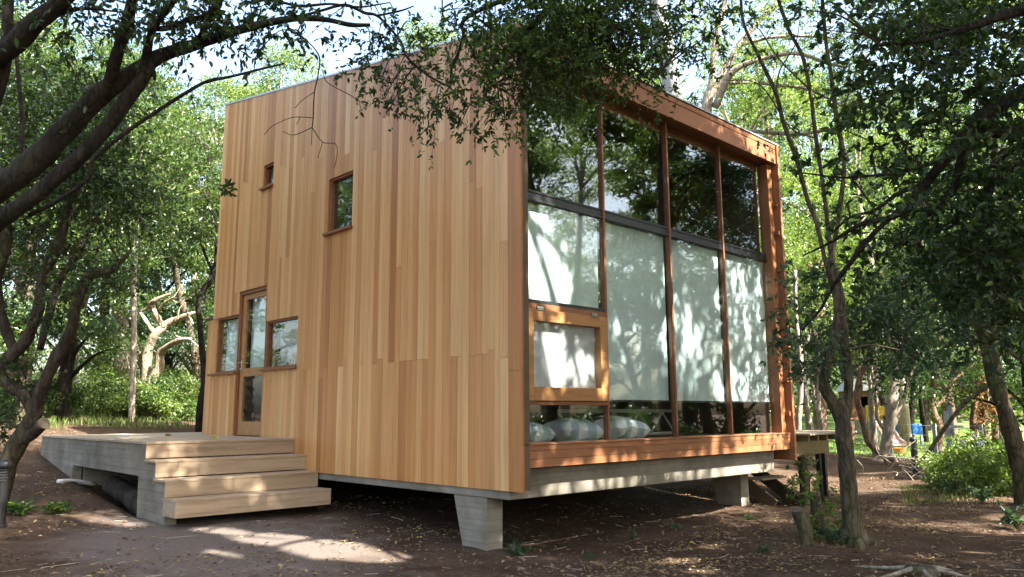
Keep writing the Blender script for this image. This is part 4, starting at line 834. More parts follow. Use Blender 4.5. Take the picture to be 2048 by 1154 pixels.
# 10. tall pale trunk behind the roof and the pale forked trees
d = 17.0
T = Tree('gum_tree', 'broad smooth grey trunk rising behind the roof above the glazed front', 'tree', tuple(gxy(1352, d)), 31)
T.limb([(1395, 900, d, 60), (1370, 500, d, 52), (1346, 195, d, 44), (1335, 120, d, 42), (1322, 50, d, 40), (1310, -40, d, 38), (1290, -200, d, 28)], 12, .03)
for k in range(14): T.clump(at(T.rng.uniform(1180, 1440), T.rng.uniform(-180, 60), d + T.rng.uniform(-1, 2)), T.rng.uniform(.6, .9), 20, 10, .11, .3, fine=False, link=.012)
T.done(BARK_G, LEAF_B)
d = 15.0
T = Tree('feathery_tree', 'pale barked feathery tree with arching limbs right of the roof corner', 'tree', tuple(gxy(1400, d)), 32)
T.limb([(1425, 900, d, 34), (1415, 500, d, 30), (1412, 230, d, 26), (1425, 180, d, 24), (1445, 150, d, 18), (1480, 90, d, 14), (1520, 40, d, 12), (1560, 0, d, 11), (1600, -60, d, 10)], 9)
T.limb([(1414, 220, d, 18), (1425, 150, d, 15), (1428, 100, d, 14), (1438, 50, d, 12), (1455, -20, d, 10)], 8)
T.limb([(1430, 215, d, 18), (1460, 150, d - .3, 14), (1500, 125, d - .4, 12), (1560, 110, d - .5, 10), (1600, 108, d - .6, 9), (1650, 125, d - .6, 7), (1690, 135, d - .6, 5)], 8)
T.limb([(1450, 165, d, 10), (1510, 165, d + .3, 9), (1560, 170, d + .3, 8), (1620, 180, d + .3, 7), (1680, 210, d + .3, 4)], 7)
T.limb([(1480, 90, d, 9), (1540, 75, d, 8), (1610, 72, d, 7), (1670, 76, d, 4)], 7)
T.limb([(1412, 300, d, 12), (1480, 265, d, 10), (1540, 265, d, 10), (1600, 268, d, 9), (1680, 255, d, 6)], 7)
for k in range(64):
    px, py = T.rng.uniform(1370, 1760), T.rng.uniform(-40, 240)
    T.clump(at(px, py, d + T.rng.uniform(-.8, 1.8)), T.rng.uniform(.4, .7), 14, 16, .085, .15, fine=False, link=.006, flat=.35, w=.34)
T.done(BARK_P, LEAF_Y)
# --- individual trees of the wood right of the cabin
def traced(name, label, px, d, seed, limbs_, bk, lf, clumps, n=9, L=.13):
    T = Tree(name, label, 'tree', tuple(gxy(px, d)), seed)
    for r in limbs_: T.limb([(a, b, d + c, w) for a, b, c, w in r], n)
    for px_, py_, r, k in clumps: T.clump(at(px_, py_, d + T.rng.uniform(-.8, 1.2)), r, k, 10, L, .3, fine=False, link=.012)
    return T.done(bk, lf)
traced('pale_tree', 'pale smooth forked trunk flaring at its base, left of the black bollard', 1775, 19.7, 41,
       [[(1752, 932, 0, 30), (1768, 915, 0, 28), (1774, 880, 0, 26), (1779, 840, 0, 26), (1786, 795, 0, 24), (1792, 740, .2, 18), (1800, 660, .4, 14), (1805, 560, .4, 10)], [(1776, 870, 0, 16), (1790, 840, .2, 13), (1804, 810, .3, 11), (1818, 760, .4, 9), (1840, 690, .4, 6)], [(1775, 860, 0, 10), (1762, 850, 0, 9), (1754, 830, 0, 8), (1752, 790, 0, 7), (1740, 720, 0, 5)], [(1782, 915, 0, 20), (1796, 930, 0, 10)]],
       BARK_P, LEAF_M, [(1800, 690, .7, 30), (1840, 660, .7, 30), (1770, 720, .6, 26), (1820, 600, .8, 34), (1760, 640, .7, 30), (1800, 540, .8, 34)])
traced('bent_tree', 'dark reddish trunk with an S bend and a root looping over the soil', 1745, 19.0, 42,
       [[(1776, 935, -.2, 6), (1768, 915, -.1, 9), (1748, 898, 0, 12), (1735, 880, 0, 14), (1728, 850, 0, 14), (1718, 815, 0, 14), (1714, 785, 0, 14), (1724, 745, 0, 12), (1740, 700, 0, 10), (1752, 650, 0, 8)], [(1716, 800, 0, 9), (1722, 770, 0, 8), (1712, 730, 0, 7), (1715, 680, 0, 5)]],
       BARK_R, LEAF_M, [(1740, 660, .5, 26), (1700, 650, .6, 26), (1760, 620, .6, 26)])
traced('pale_tree', 'slim pale trunk between the bent dark trunk and the thick flared one', 1748, 20.5, 43,
       [[(1762, 930, 0, 22), (1750, 900, 0, 16), (1746, 850, 0, 14), (1742, 800, 0, 13), (1752, 760, 0, 12), (1755, 700, 0, 9)], [(1746, 800, 0, 9), (1740, 770, 0, 8), (1734, 720, 0, 6)]], BARK_P, LEAF_Y, [(1740, 690, .6, 20), (1775, 740, .5, 18), (1720, 740, .5, 18)])
traced('red_barked_tree', 'reddish trunk with bright broken side limbs behind the leaning pole', 1870, 22.5, 44,
       [[(1878, 915, 0, 24), (1876, 880, 0, 22), (1880, 855, 0, 21), (1866, 825, 0, 18), (1864, 800, 0, 17), (1870, 760, 0, 17), (1874, 710, 0, 14), (1866, 640, 0, 10)], [(1868, 812, 0, 9), (1890, 800, 0, 8), (1910, 791, 0, 5)], [(1870, 815, 0, 10), (1885, 795, 0, 9), (1905, 765, 0, 8), (1930, 742, 0, 6), (1960, 720, 0, 4)]], BARK_R, LEAF_B, [(1860, 700, .8, 34), (1820, 730, .8, 34), (1900, 660, .8, 34), (1850, 760, .5, 20), (1830, 790, .5, 20)])
traced('pale_tree', 'slim pale trunk just right of the end fin of the cabin', 1598, 17.5, 45,
       [[(1598, 900, 0, 15), (1597, 840, 0, 14), (1601, 780, 0, 13), (1600, 700, 0, 12), (1592, 640, 0, 10), (1590, 540, 0, 8)]], BARK_P, LEAF_M, [(1600, 640, .5, 22), (1620, 580, .5, 22)])
traced('pale_tree', 'twin stemmed grey trunk above the side deck', 1620, 21.5, 46,
       [[(1622, 900, 0, 16), (1618, 850, 0, 15), (1611, 800, 0, 13), (1606, 740, 0, 11), (1618, 660, 0, 8)], [(1648, 900, 0, 15), (1642, 850, 0, 13), (1636, 800, 0, 12), (1640, 740, 0, 10), (1630, 660, 0, 8)], [(1640, 840, 0, 8), (1628, 790, 0, 7), (1622, 720, 0, 6)]], BARK_P, LEAF_M, [(1620, 690, .6, 24), (1650, 660, .6, 24), (1600, 720, .4, 16)])
traced('dark_tree', 'dark narrow trunk in the shade behind the blue play panel', 1822, 27.0, 47, [[(1824, 900, 0, 15), (1822, 840, 0, 13), (1826, 780, 0, 12), (1824, 700, 0, 9)], [(1856, 900, 0, 12), (1848, 850, 0, 11), (1842, 800, 0, 10), (1846, 720, 0, 8)]], BARK_D, LEAF_M, [(1830, 720, .8, 30), (1860, 740, .7, 26), (1800, 760, .6, 22)], L=.16)
traced('dark_tree', 'cluster of dark trunks hung with brown leaves right of the grey posts', 1968, 20.0, 48, [[(1950, 890, 0, 15), (1946, 840, 0, 14), (1952, 790, 0, 12), (1962, 700, 0, 9)], [(1972, 890, 0, 20), (1966, 830, 0, 18), (1972, 770, 0, 15), (1985, 690, 0, 11)], [(1990, 880, 0, 14), (1990, 820, 0, 13), (1984, 760, 0, 11)]], BARK_R, LEAF_DRY, [(1950, 800, .35, 16), (1985, 780, .35, 16), (1935, 790, .3, 12), (1985, 840, .3, 12)])
T = Tree('leaning_pole', 'bare grey branch leaning from the soil beside the bollard up into the trees', 'branch', tuple(gp(1842, 925)[0]), 49)
T.limb([(1842, 925, 17.3, 8), (1870, 885, 17.3, 9), (1905, 835, 17.2, 9), (1935, 800, 17.1, 9), (1958, 785, 17.0, 8), (1985, 760, 16.9, 7), (1996, 735, 16.9, 4)], 7); T.limb([(1928, 806, 17.1, 5), (1944, 796, 17.0, 4), (1965, 765, 17, 3)], 6)
T.done(BARK_M, LEAF_DRY)

# --- thicket trees: a few kinds built once, then copied
def kind(name, label, seed, h, r, z0, npuff, per, L, bk, lf, flat=.55, group=None, lean=.5, w=.5, keep=None, loc=(0, 0, 0), up=.7, off=None):
    T = Tree(name, label, 'tree', (0, 0, 0), seed, group); g = T.rng
    dx, dy = g.normal(0, lean, 2) if off is None else off[:2]
    tp = T.wlimb([(0, 0, -.3), (dx * .2, dy * .1, h * .22), (dx * .6, dy * .7, h * .5), (dx, dy, h * .8)], [h * .018, h * .015, h * .011, h * .005], 9)
    c = np.array([dx * .6, dy * .6, 0])
    for k in range(npuff):
        u = g.uniform(0, 1); z = z0 + (h - z0) * u; rr = r * (math.sin(math.pi * min(1, .18 + .80 * u)) ** .7) * math.sqrt(g.uniform(.12, 1)); a = g.uniform(0, 6.283)
        C = (c * u if off is None or len(off) < 3 else np.array([dx, dy, 0]) * (.7 + .35 * u)) + [rr * math.cos(a), rr * math.sin(a), z]; pr = g.uniform(.16, .30) * r
        if k % 5 == 0:
            i = int(np.clip((z - .25 * rr) / (h * .8), .15, .98) * (len(tp) - 1)); m_ = (tp[i] + C) / 2 + [0, 0, .12 * rr]
            q = crom([tp[i], m_, C], 6); T.tr.tube(q, np.linspace(h * .006, h * .0015, len(q)), 6, g, .04)
        puff(g, C, pr, per, L, T.cr, flat, w, up, keep)
    T.done(bk, lf); return T.root
GL, GM, GR = 'thicket trees left of the cabin', 'trees rising behind the cabin roof', 'trees of the sunlit wood right of the cabin'
LBL = {GL: 'leafy evergreen in the dense thicket left of the cabin', GM: 'pale leafy tree rising behind the cabin roof', GR: 'slender leafy tree in the sunlit wood right of the cabin'}
K = [kind('thicket_tree', '', 101, 9.5, 2.7, 1.5, 74, 470, .088, BARK_D, LEAF_M), kind('thicket_tree', '', 102, 8.5, 2.5, 1.8, 66, 470, .085, BARK_M, LEAF_B),
     kind('thicket_tree', '', 103, 10.5, 2.6, 2.4, 60, 420, .082, BARK_P, LEAF_Y), kind('thicket_tree', '', 104, 11, 3.0, 4.0, 66, 460, .09, BARK_R, LEAF_M),
     kind('thicket_tree', '', 105, 9.5, 2.6, 3.4, 60, 210, .10, BARK_P, LEAF_Y, .3, w=.34)]
used = [False] * len(K)
def plant(k, p, sc, rz, grp):
    p = np.array(p, float)
    if not used[k]:
        used[k] = True; o = K[k]; o.location = p; o.rotation_euler = (0, 0, rz); o.scale = (sc,) * 3; o['label'] = LBL[grp]; o['group'] = grp; return o
    return dup(K[k], p, rz, sc, LBL[grp], grp)
pr_ = np.random.default_rng(9)
for px, d, k, sc in ((-60, 15, 0, .95), (40, 17.5, 1, 1.0), (120, 20, 0, 1.1), (-140, 19, 3, 1.0), (200, 24.5, 1, 1.2), (330, 27, 0, 1.2), (20, 25, 3, 1.2), (140, 29, 2, 1.25), (420, 30, 2, 1.25), (390, 23, 1, 1.0), (470, 26, 0, 1.2), (-200, 25, 1, 1.2)):
    plant(k, gxy(px, d), sc, pr_.uniform(0, 6.28), GL)
for px, d, k, sc in ((560, 25, 2, 1.15), (500, 33, 2, 1.35), (860, 22, 2, 1.1), (960, 25, 4, 1.25), (1100, 21, 2, 1.2), (1250, 20, 2, 1.1), (800, 30, 4, 1.4), (640, 37, 4, 1.3), (690, 29, 4, 1.15), (400, 38, 2, 1.4)):
    plant(k, gxy(px, d), sc, pr_.uniform(0, 6.28), GM)
for px, d, k, sc in ((1480, 21, 4, 1.2), (1560, 24, 2, 1.2), (1640, 26, 3, 1.15), (1720, 30, 4, 1.3), (1810, 25, 2, 1.1), (1900, 28, 3, 1.2), (1990, 23, 1, 1.1), (2070, 18, 0, 1.0), (2100, 27, 2, 1.2), (1850, 34, 0, 1.3), (1700, 37, 1, 1.35), (1580, 35, 0, 1.35), (1960, 36, 3, 1.3), (2060, 35, 0, 1.3), (1500, 32, 2, 1.3), (1770, 33, 0, 1.2)):
    plant(k, gxy(px, d), sc, pr_.uniform(0, 6.28), GR)
for x, y, k, sc in ((8.6, 14, 0, .78), (5.6, 14.5, 1, 1.0), (16.5, 10.0, 0, 1.15), (13.2, 15.5, 2, 1.2), (18.0, 19.5, 4, 1.5), (11.0, 20.5, 1, 1.35), (13.2, 20.5, 4, 1.45), (18, 18, 1, 1.3), (20.5, 6.5, 3, 1.3), (14.5, 5.5, 1, 1.0)):
    plant(k, (x, y, float(zg(x, y))), sc, pr_.uniform(0, 6.28), GR)
for x, y, k, sc in ((-15, -8.5, 1, 1.1), (-19, -11, 0, 1.2), (-21, -6.5, 3, 1.2), (-12.5, -12.5, 4, 1.1)): plant(k, (x, y, float(zg(x, y))), sc, pr_.uniform(0, 6.28), GL)
# unseen trees added to shade the clearing, with gaps shaped for sun flecks
LC = 'unseen tall tree added to shade the clearing in front of the glazed side'
for i, (x, y, h, r, off) in enumerate(((9.8, -3.4, 12.0, 3.2, (-3.3, .8)), (9.8, 1.6, 12.0, 3.6, None), (5.2, 3.6, 11.6, 3.0, None), (12.0, -4.0, 12.5, 3.4, None), (10.2, 4.4, 12, 3.0, None), (14.2, .2, 13, 3.6, None),
                                       (7.4, 1.7, 11.5, 2.9, (-3.4, -1.2)), (9.0, 1.2, 13.0, 3.5, (-7.0, -.9)), (13.6, 4.6, 13, 3.2, None), (9.8, -7.8, 12.5, 3.2, (-2.0, 1.0)), (3.6, 8.2, 11.5, 2.6, None), (10.8, -2.0, 12.5, 3.1, (-6.9, .5)), (-3.0, -8.0, 12.5, 3.0, (3.7, 7.0, 1)), (10.8, 8.9, 12, 2.4, None), (6.8, 14.0, 11, 2.2, None))):
    x0, y0 = x, y; Z0 = float(zg(x, y))
    def kp(Q, x0=x0, y0=y0, Z0=Z0): return gaps_keep(Q + [x0, y0, Z0])
    o = kind('unseen_shade_tree', LC, 200 + i, h, r, 7.4, 74, 300, .14, BARK_M, LEAF_M, .5, 'unseen trees added to shade the clearing', lean=.3, keep=kp, off=off); o.location = (x, y, Z0)

# far wood closing the view
b = MB(); g = np.random.default_rng(66); nP = 620
for k in range(nP):
    px = g.uniform(-500, 2600); d = g.uniform(40, 62); p = at(px, 838, d); h = 12.5 * g.uniform(0, 1) ** 1.1
    if 560 < px < 820 and h > 9 or px < 420 and h > 7.5 and k % 2: continue
    if k % 3 == 0: h = h * .25
    puff(g, np.array([p[0], p[1], .6 + h]), g.uniform(1.0, 1.9), 150, .36, b, .6)
o = b.build('far_wood', LEAF_M); o['kind'] = 'stuff'

# ------------------------------------------------------------------ shrubs, bush, weeds
def shrub(name, label, loc, seed, r, h, n, per, L, lf, group=None, cat='shrub'):
    t = thing(name, label, cat, loc, group); g = np.random.default_rng(seed); f = MB(); s_ = MB(); loc = np.array(loc, float)
    for k in range(n):
        a = g.uniform(0, 6.283); q = math.sqrt(g.uniform(0, 1)); u = g.uniform(.12, 1) * math.sqrt(1 - .75 * q * q)
        C = loc + [r * q * math.cos(a), r * q * math.sin(a), h * u]
        puff(g, C, r * g.uniform(.2, .34), per, L, f, .7)
        if k % 3 == 0: s_.tube(crom([loc + [0, 0, -.05], (loc + C) / 2 + g.normal(0, .06, 3), C], 4), np.linspace(.012, .004, 9), 5)
    f.build('foliage', lf, t); s_.build('stems', TWIGM, t, smooth=True); return t
for i, (px, d, r, h, lf, lab) in enumerate(((225, 16.5, .8, 1.0, LEAF_B, 'leafy shrub leftmost on the bank behind the deck'), (285, 16.2, .75, .85, LEAF_M, 'green shrub at the foot of the thin brown trunk'), (340, 16.6, .8, 1.0, LEAF_B, 'rounded shrub in front of the bleached dead tree'), (383, 17.5, .7, .75, LEAF_M, 'low green shrub next to the slim curved trunk'),
                                      (255, 19.5, 1.0, 1.6, LEAF_M, 'tall shrub behind the leftmost shrub on the bank'), (370, 20.0, .9, 1.2, LEAF_Y, 'sunlit yellow green shrub behind the slim curved trunk'), (170, 20, 1.1, 1.5, LEAF_Y, 'pale sunlit shrub behind the crooked tree stems'), (110, 18, 1.0, 1.3, LEAF_M, 'green shrub seen between the stems of the crooked tree'), (60, 16, .9, 1.0, LEAF_B, 'dark shrub behind the base of the crooked tree'), (310, 25, 1.6, 2.0, LEAF_Y, 'large bright shrub far behind the bleached dead tree'))):
    shrub('shrub', lab, tuple(gxy(px, d + 4.2)), 300 + i, r * 1.3, h * 1.25, 38, 130, .085, LEAF_M if lf is LEAF_B else LEAF_Y, 'shrubs on the bank behind the deck')
for i, (x, y) in enumerate(((6.9, 7.2), (8.4, 9.4), (9.6, 6.0), (10.6, 11.4), (6.2, 10.8), (12.0, 8.2), (8.8, 12.8), (5.6, 13.2))):  # unseen shrubs added out of view to darken what the low panes reflect
    sh = shrub('shrub', 'unseen dark shrub added to darken the reflection in the low panes', (x, y, float(zg(x, y))), 340, 1.1, 1.3, 34, 120, .10, LEAF_D, 'unseen shrubs added for the reflection in the glass') if i == 0 else dup(sh0, (x, y, float(zg(x, y))), i * 1.3, .85 + .07 * i, sh0['label'], sh0['group'])
    if i == 0: sh0 = sh
P0, d = gp(1975, 985)
t = shrub('flowering_bush', 'leafy bush with pale violet flower heads at the foot of the slanting trunk', tuple(P0), 320, .85, 1.0, 60, 110, .075, LEAF_Y, cat='bush')
VIO = plain('violet_petals', (.48, .42, .66), .6, 0, .3, 40); g = np.random.default_rng(8)
for px, py in ((1926, 884), (1948, 872), (1960, 887)):
    c = at(px, py, d - .3); f = MB(); n = 60; D = rdir(g, n, .3); leaves(f, np.repeat(c[None], n, 0) + D * .03, D, rdir(g, n), .03, w=.5); f.build('flower_head', VIO, t)
    s_ = MB(); s_.tube(crom([np.array(P0) + g.normal(0, .1, 3) * [1, 1, 0], (c + P0) / 2 + [0, 0, .1], c], 4), .006, 5); s_.build('flower_stalk', GRASSM, t)
P1, d1 = gp(2040, 985)
shrub('shrub', 'dark leafy shrub on the right edge behind the slanting trunk', tuple(gxy(2060, 13.5)), 321, 1.0, 1.3, 40, 110, .085, LEAF_M)
shrub('shrub', 'small bush in front of the brush heap near the bollard', tuple(gxy(1912, 15.5)), 322, .5, .55, 22, 90, .06, LEAF_M)
def weed(px, py, r, h, n, L, label, lf=LEAF_B):
    P, d = gp(px, py); t = thing('weed', label, 'weed', tuple(P), 'weeds on the bare soil'); g = np.random.default_rng(int(px * 7 + py)); f, s_ = MB(), MB()
    for k in range(n):
        a = g.uniform(0, 6.283); C = P + [r * math.cos(a) * g.uniform(.2, 1), r * math.sin(a) * g.uniform(.2, 1), h * g.uniform(.3, 1)]
        q = crom([P, (P + C) / 2 + [0, 0, h * .15], C], 4); s_.tube(q, np.linspace(.004, .0015, len(q)), 4)
        i = g.integers(2, len(q), 7); A = nrm(C - P) + rdir(g, 7) * 1.2; A[:, 2] *= .5; leaves(f, q[i], A, rdir(g, 7, 1.5), L * g.uniform(.6, 1.2, 7), fine=True, w=.5)
    f.build('foliage', lf, t); s_.build('stems', GRASSM, t)
for px, py, r, h, n, L, lab in ((40, 1030, .28, .18, 26, .09, 'leafy weed patch beside the left bollard'), (110, 1028, .22, .15, 18, .08, 'smaller weed patch right of the one by the left bollard'), (637, 1022, .05, .08, 4, .05, 'tiny seedling at the right end of the lowest step'), (1040, 1112, .16, .12, 10, .07, 'weed at the foot of the near concrete pier'), (1268, 1082, .05, .16, 5, .05, 'thin upright weed in the dapples under the glazed front'),
                                (1522, 1108, .09, .10, 12, .045, 'small round tuft on the soil in front of the far pier'), (1660, 1085, .22, .2, 20, .06, 'leafy weed between the stumps and the forked tree'), (1352, 1062, .07, .12, 6, .05, 'weed on the pale sunlit soil under the floor slab'), (1690, 1092, .15, .13, 12, .06, 'weed against the roots of the forked tree'), (1900, 990, .35, .25, 26, .07, 'patch of weeds below the brush heap'), (1965, 1005, .3, .25, 22, .07, 'patch of weeds under the flowering bush'), (2035, 1060, .25, .3, 18, .08, 'weed patch at the right edge below the slanting trunk'), (1180, 1120, .06, .06, 6, .04, 'low sprig between the pier weed and the upright weed'), (1500, 1040, .08, .08, 6, .05, 'sprig right at the base of the far pier')):
    weed(px, py, r, h, n, L, lab, LEAF_M if px < 1000 else LEAF_B)
# cut stumps by the forked tree
def stump(px, py, top, w, dd, label, leafy):
    P, d = gp(px, py); t = thing('stump', label, 'stump', tuple(P), 'cut stumps left of the forked tree'); g = np.random.default_rng(int(px)); b = MB()
    A = at(px, py + 12, d); B = at(top[0], top[1], d + dd); q = crom([A, (A + B) / 2 + g.normal(0, .015, 3), B], 5); R = np.linspace(w * .62, w * .5, len(q)) * d / F
    b.tube(q, R, 10, g, .05); b.build('trunk', BARK_M, t, smooth=True); e = nrm(q[-1] - q[-2]); b = MB(); b.tube([q[-1] - e * .01, q[-1] + e * .006], R[-1] * .93, 10); b.build('cut_end', CUTW, t)
    if leafy:
        f, s_ = MB(), MB(); clump_twigs(g, q[-1] * .45 + q[0] * .55, .26, 34, 8, .075, f, s_, .1); clump_twigs(g, q[-1], .2, 16, 8, .07, f, s_, .1); s_.build('shoots', TWIGM, t); f.build('foliage', LEAF_Y, t)
stump(1615, 1090, (1596, 1020), 25, 0, 'short mossy stump nearest the camera, left of the forked tree', False)
stump(1640, 1075, (1630, 985), 22, .1, 'taller pale stump with a flat cut top beside the forked tree', True)
stump(1612, 1010, (1604, 915), 19, .1, 'dark leafy stump standing in the shade by the end fin', True)
P, d = gp(1842, 1148); t = thing('tree_stump', 'weathered ground level stump with bleached roots in the right foreground', 'stump', tuple(P)); b = MB(); g = np.random.default_rng(5)
b.tube([P + [0, 0, -.06], P + [0, 0, .03], P + [0, 0, .07]], [.17, .15, .125], 14, g, .08); b.build('trunk', BARK_M, t, smooth=True)
b = MB()
for a in (0.3, 1.2, 2.2, 3.4, 4.3, 5.3):
    D = np.array([math.cos(a), math.sin(a), 0]); q = crom([P + D * .10 + [0, 0, .05], P + D * .25 + [0, 0, .03], P + D * .45 + g.normal(0, .05, 3) * [1, 1, 0] + [0, 0, .0], P + D * .62 + [0, 0, -.03]], 4); b.tube(q, np.linspace(.024, .006, len(q)), 6, g, .06)
b.build('roots', BARK_P, t, smooth=True)

# ------------------------------------------------------------------ bollard lamps, playground, fences
def bollard(P, label):
    t = thing('bollard_lamp', label, 'bollard lamp', tuple(P), 'black bollard lamps'); b = MB(); b.lathe(P, [(.085, -.1), (.085, .02), (.066, .03), (.066, .50)]); b.build('post', BLACK, t, smooth=False)
    b = MB(); b.lathe(P, [(.045, .50), (.045, .66)]); b.build('lens', plain('frosted_lens', (.45, .46, .44), .4), t, smooth=True)
    b = MB()
    for k in range(5): b.lathe(P, [(.05, .515 + .03 * k), (.072, .508 + .03 * k), (.072, .516 + .03 * k), (.05, .524 + .03 * k)])
    b.build('louvre', BLACK, t)
    b = MB(); b.lathe(P, [(.076, .655), (.076, .70), (.066, .735), (.04, .755), (.001, .76)]); b.build('cap', BLACK, t, smooth=True)
bollard(gp(1832, 948)[0], 'black bollard lamp on the soil between the trees on the right'); bollard(at(2, 1008, 9.0) * [1, 1, 0] + [0, 0, float(zg(*at(2, 1008, 9.0)[:2]))], 'black louvred bollard lamp cut by the left edge of the picture')
BROWN = wood('playhouse_boards', [(0, (.20, .11, .06)), (1, (.15, .08, .045))], (3, 3, 14), rough=.7)
d = 27.0; P = gxy(1721, d); c, s_n = RT, FW * [1, 1, 0] / np.linalg.norm(FW[:2])
def local(P, rx): return P, nrm(RT * [1, 1, 0]), nrm(FW * [1, 1, 0])
t = thing('playhouse', 'small brown playhouse on stilts with a white hipped roof', 'playhouse', tuple(P)); o_, ux, uy = local(P, 0)
def lp(x, y, z): return np.array([*(P + ux * x + uy * y)[:2], z])
def lbox(b, x0, x1, y0, y1, z0, z1): b.hexa([lp(x, y, z) for x in (x0, x1) for y in (y0, y1) for z in (z0, z1)])
b = MB()
for x0, x1, z0, z1 in ((-.5, -.18, .60, 1.50), (.18, .5, .60, 1.50), (-.18, .18, .60, .95), (-.18, .18, 1.30, 1.50)): lbox(b, x0, x1, -.5, -.46, z0, z1)
lbox(b, -.5, -.46, -.46, .5, .6, 1.5); lbox(b, .46, .5, -.46, .5, .6, 1.5); lbox(b, -.46, .46, .46, .5, .6, 1.5); b.build('wall', BROWN, t)
b = MB(); lbox(b, -.6, .6, -.6, .6, .52, .597); b.build('platform', BROWN, t)
b = MB(); v = [lp(x, y, 1.503) for x in (-.62, .62) for y in (-.62, .62)] + [lp(-.28, -.1, 2.02), lp(-.28, .1, 2.02), lp(.28, -.1, 2.02), lp(.28, .1, 2.02)]
b.add(v, [(0, 1, 3, 2), (0, 2, 6, 4), (1, 5, 7, 3), (4, 6, 7, 5), (0, 4, 5, 1), (2, 3, 7, 6)]); b.build('roof', WHITE, t)
for x in (-.52, .52):
    for y in (-.52, .52): b = MB(); z0 = float(zg(*lp(x, y, 0)[:2])) - .1; lbox(b, x - .05, x + .05, y - .05, y + .05, z0, .518); b.build('stilt', BROWN, t)
d = 25.0; P = gxy(1765, d); zz = P[2]; t = thing('play_slide', 'pale pink slide with a yellow hood behind the thick flared trunk', 'slide', tuple(P))
b = MB(); x0 = -.12; q = [(.0, -.9, .08), (.0, -.6, .16), (.0, 0, .65), (.0, .2, .80), (.0, .5, .82)]
for (xa, xb, dz) in ((-.22, .22, 0), (-.26, -.22, .10), (.22, .26, .10)):
    for (A, B) in zip(q[:-1], q[1:]): b.hexa([lp(x, p[1], zz + p[2] + e) for x in (xa, xb) for p in (A, B) for e in (-.03, .0 + dz)])
b.build('chute', plain('pink_plastic', (.72, .52, .47), .5), t)
b = MB(); lbox(b, -.24, .24, .25, .3, zz + .98, zz + 1.20); lbox(b, -.24, -.2, .30, .6, zz + .85, zz + 1.20); lbox(b, .2, .24, .30, .6, zz + .85, zz + 1.20); b.hexa([lp(x, y, zz + z) for x in (-.24, .24) for y, z in ((.24, 1.202), (.24, 1.24), (.62, 1.202), (.62, 1.30))]); b.build('hood', plain('yellow_plastic', (.80, .50, .04), .5), t)
for x in (-.2, .2): b = MB(); b.bar(lp(x, .5, zz + .8), lp(x, .9, zz - .1), .05, .05, ux); b.build('ladder_rail', plain('slide_post', (.5, .5, .5), .5), t)
d = 26.0; P = gxy(1812, d); zz = P[2]; BLUE = plain('blue_plastic', (.02, .16, .62), .45)
t = thing('play_table', 'bright blue plastic play table with pale posts on the lawn', 'play table', tuple(P)); 
for xa, xb in ((-.40, -.24), (.08, .42)): b = MB(); lbox(b, xa, xb, -.2, .2, zz + .32, zz + .68); b.build('panel', BLUE, t, bevel=.02)
b = MB(); lbox(b, -.24, .08, -.15, .15, zz + .55, zz + .62); b.build('table_top', BLUE, t)
for x in (-.36, .46): b = MB(); lbox(b, x - .03, x + .03, -.05, .05, zz - .1, zz + .60); b.build('leg', plain('pale_post_paint', (.6, .72, .76), .5), t)
P, d = gp(1800, 908); b = MB(); b.lathe(P, [(.12, 0), (.17, .16), (.18, .17), (.15, .165), (.11, .03)]); tag(b.build('toy_bucket', plain('orange_plastic', (.72, .22, .04), .5), smooth=False), 'orange toy bucket lying on the lawn near the blue play table', 'bucket')
GREYP = plain('grey_weathered_post', (.42, .45, .45), .8)
d = 18.5
for px, top, lab in ((1893, 822, 'shorter of two pale grey posts beside the leaning pole'), (1902, 806, 'taller of two pale grey posts beside the leaning pole')):
    P = gxy(px, d); b = MB(); z1 = at(px, top, d)[2]; b.box(P[0] - .045, P[0] + .045, P[1] - .045, P[1] + .045, P[2] - .2, z1); o = b.build('fence_post', GREYP, bevel=.008); tag(o, lab, 'post')
P = gxy(1902, 18.4); o_, ux, uy = local(P, 0); b = MB(); lbox(b, -.22, .22, -.10, -.055, .40, .47); tag(b.build('cross_board', GREYP), 'short grey board fixed across the two pale posts', 'board')
def wire_fence(label, p0, p1, h, n, nw, hole):
    t = thing('wire_fence', label, 'fence', tuple(p0)); p0 = np.array(p0); p1 = np.array(p1)
    for k in range(n + 1):
        q = p0 + (p1 - p0) * k / n; z = float(zg(q[0], q[1])); b = MB(); b.box(q[0] - .04, q[0] + .04, q[1] - .04, q[1] + .04, z - .1, z + h + .05); b.build('post', GREYP, t)
    b = MB(); m = max(2, int(np.linalg.norm(p1 - p0) / hole)) if hole else 0
    def gq(u, e): q = p0 + (p1 - p0) * u; return np.array([q[0] + .045, q[1] + .045, float(zg(q[0], q[1])) + e])
    for k in range(nw): b.tube([gq(u, h * (k + 1) / nw) for u in np.linspace(0, 1, 14)], .004, 3, cap=False)
    for k in range(m): b.tube([gq(k / m, .02), gq(k / m, h)], .0025, 3, cap=False)
    b.build('wires', GREYP, t)
wire_fence('thin wire fence along the lawn in front of the playground', gxy(1690, 20.2), gxy(1960, 19.2), .95, 3, 4, 0)
wire_fence('wire mesh fence in the sun behind the crooked tree', gxy(90, 24.5), gxy(420, 26.5), 1.35, 4, 11, .14)

A = gp(116, 966)[0]; B = gp(176, 972)[0]; b = MB(); b.tube(crom([A + [0, 0, .02], (A + B) / 2 + [0, 0, .05], B + [0, .1, .02]], 4), .035, 12); tag(b.build('drain_pipe', WHITE, smooth=True), 'white plastic pipe lying on the soil by the deck opening', 'pipe')
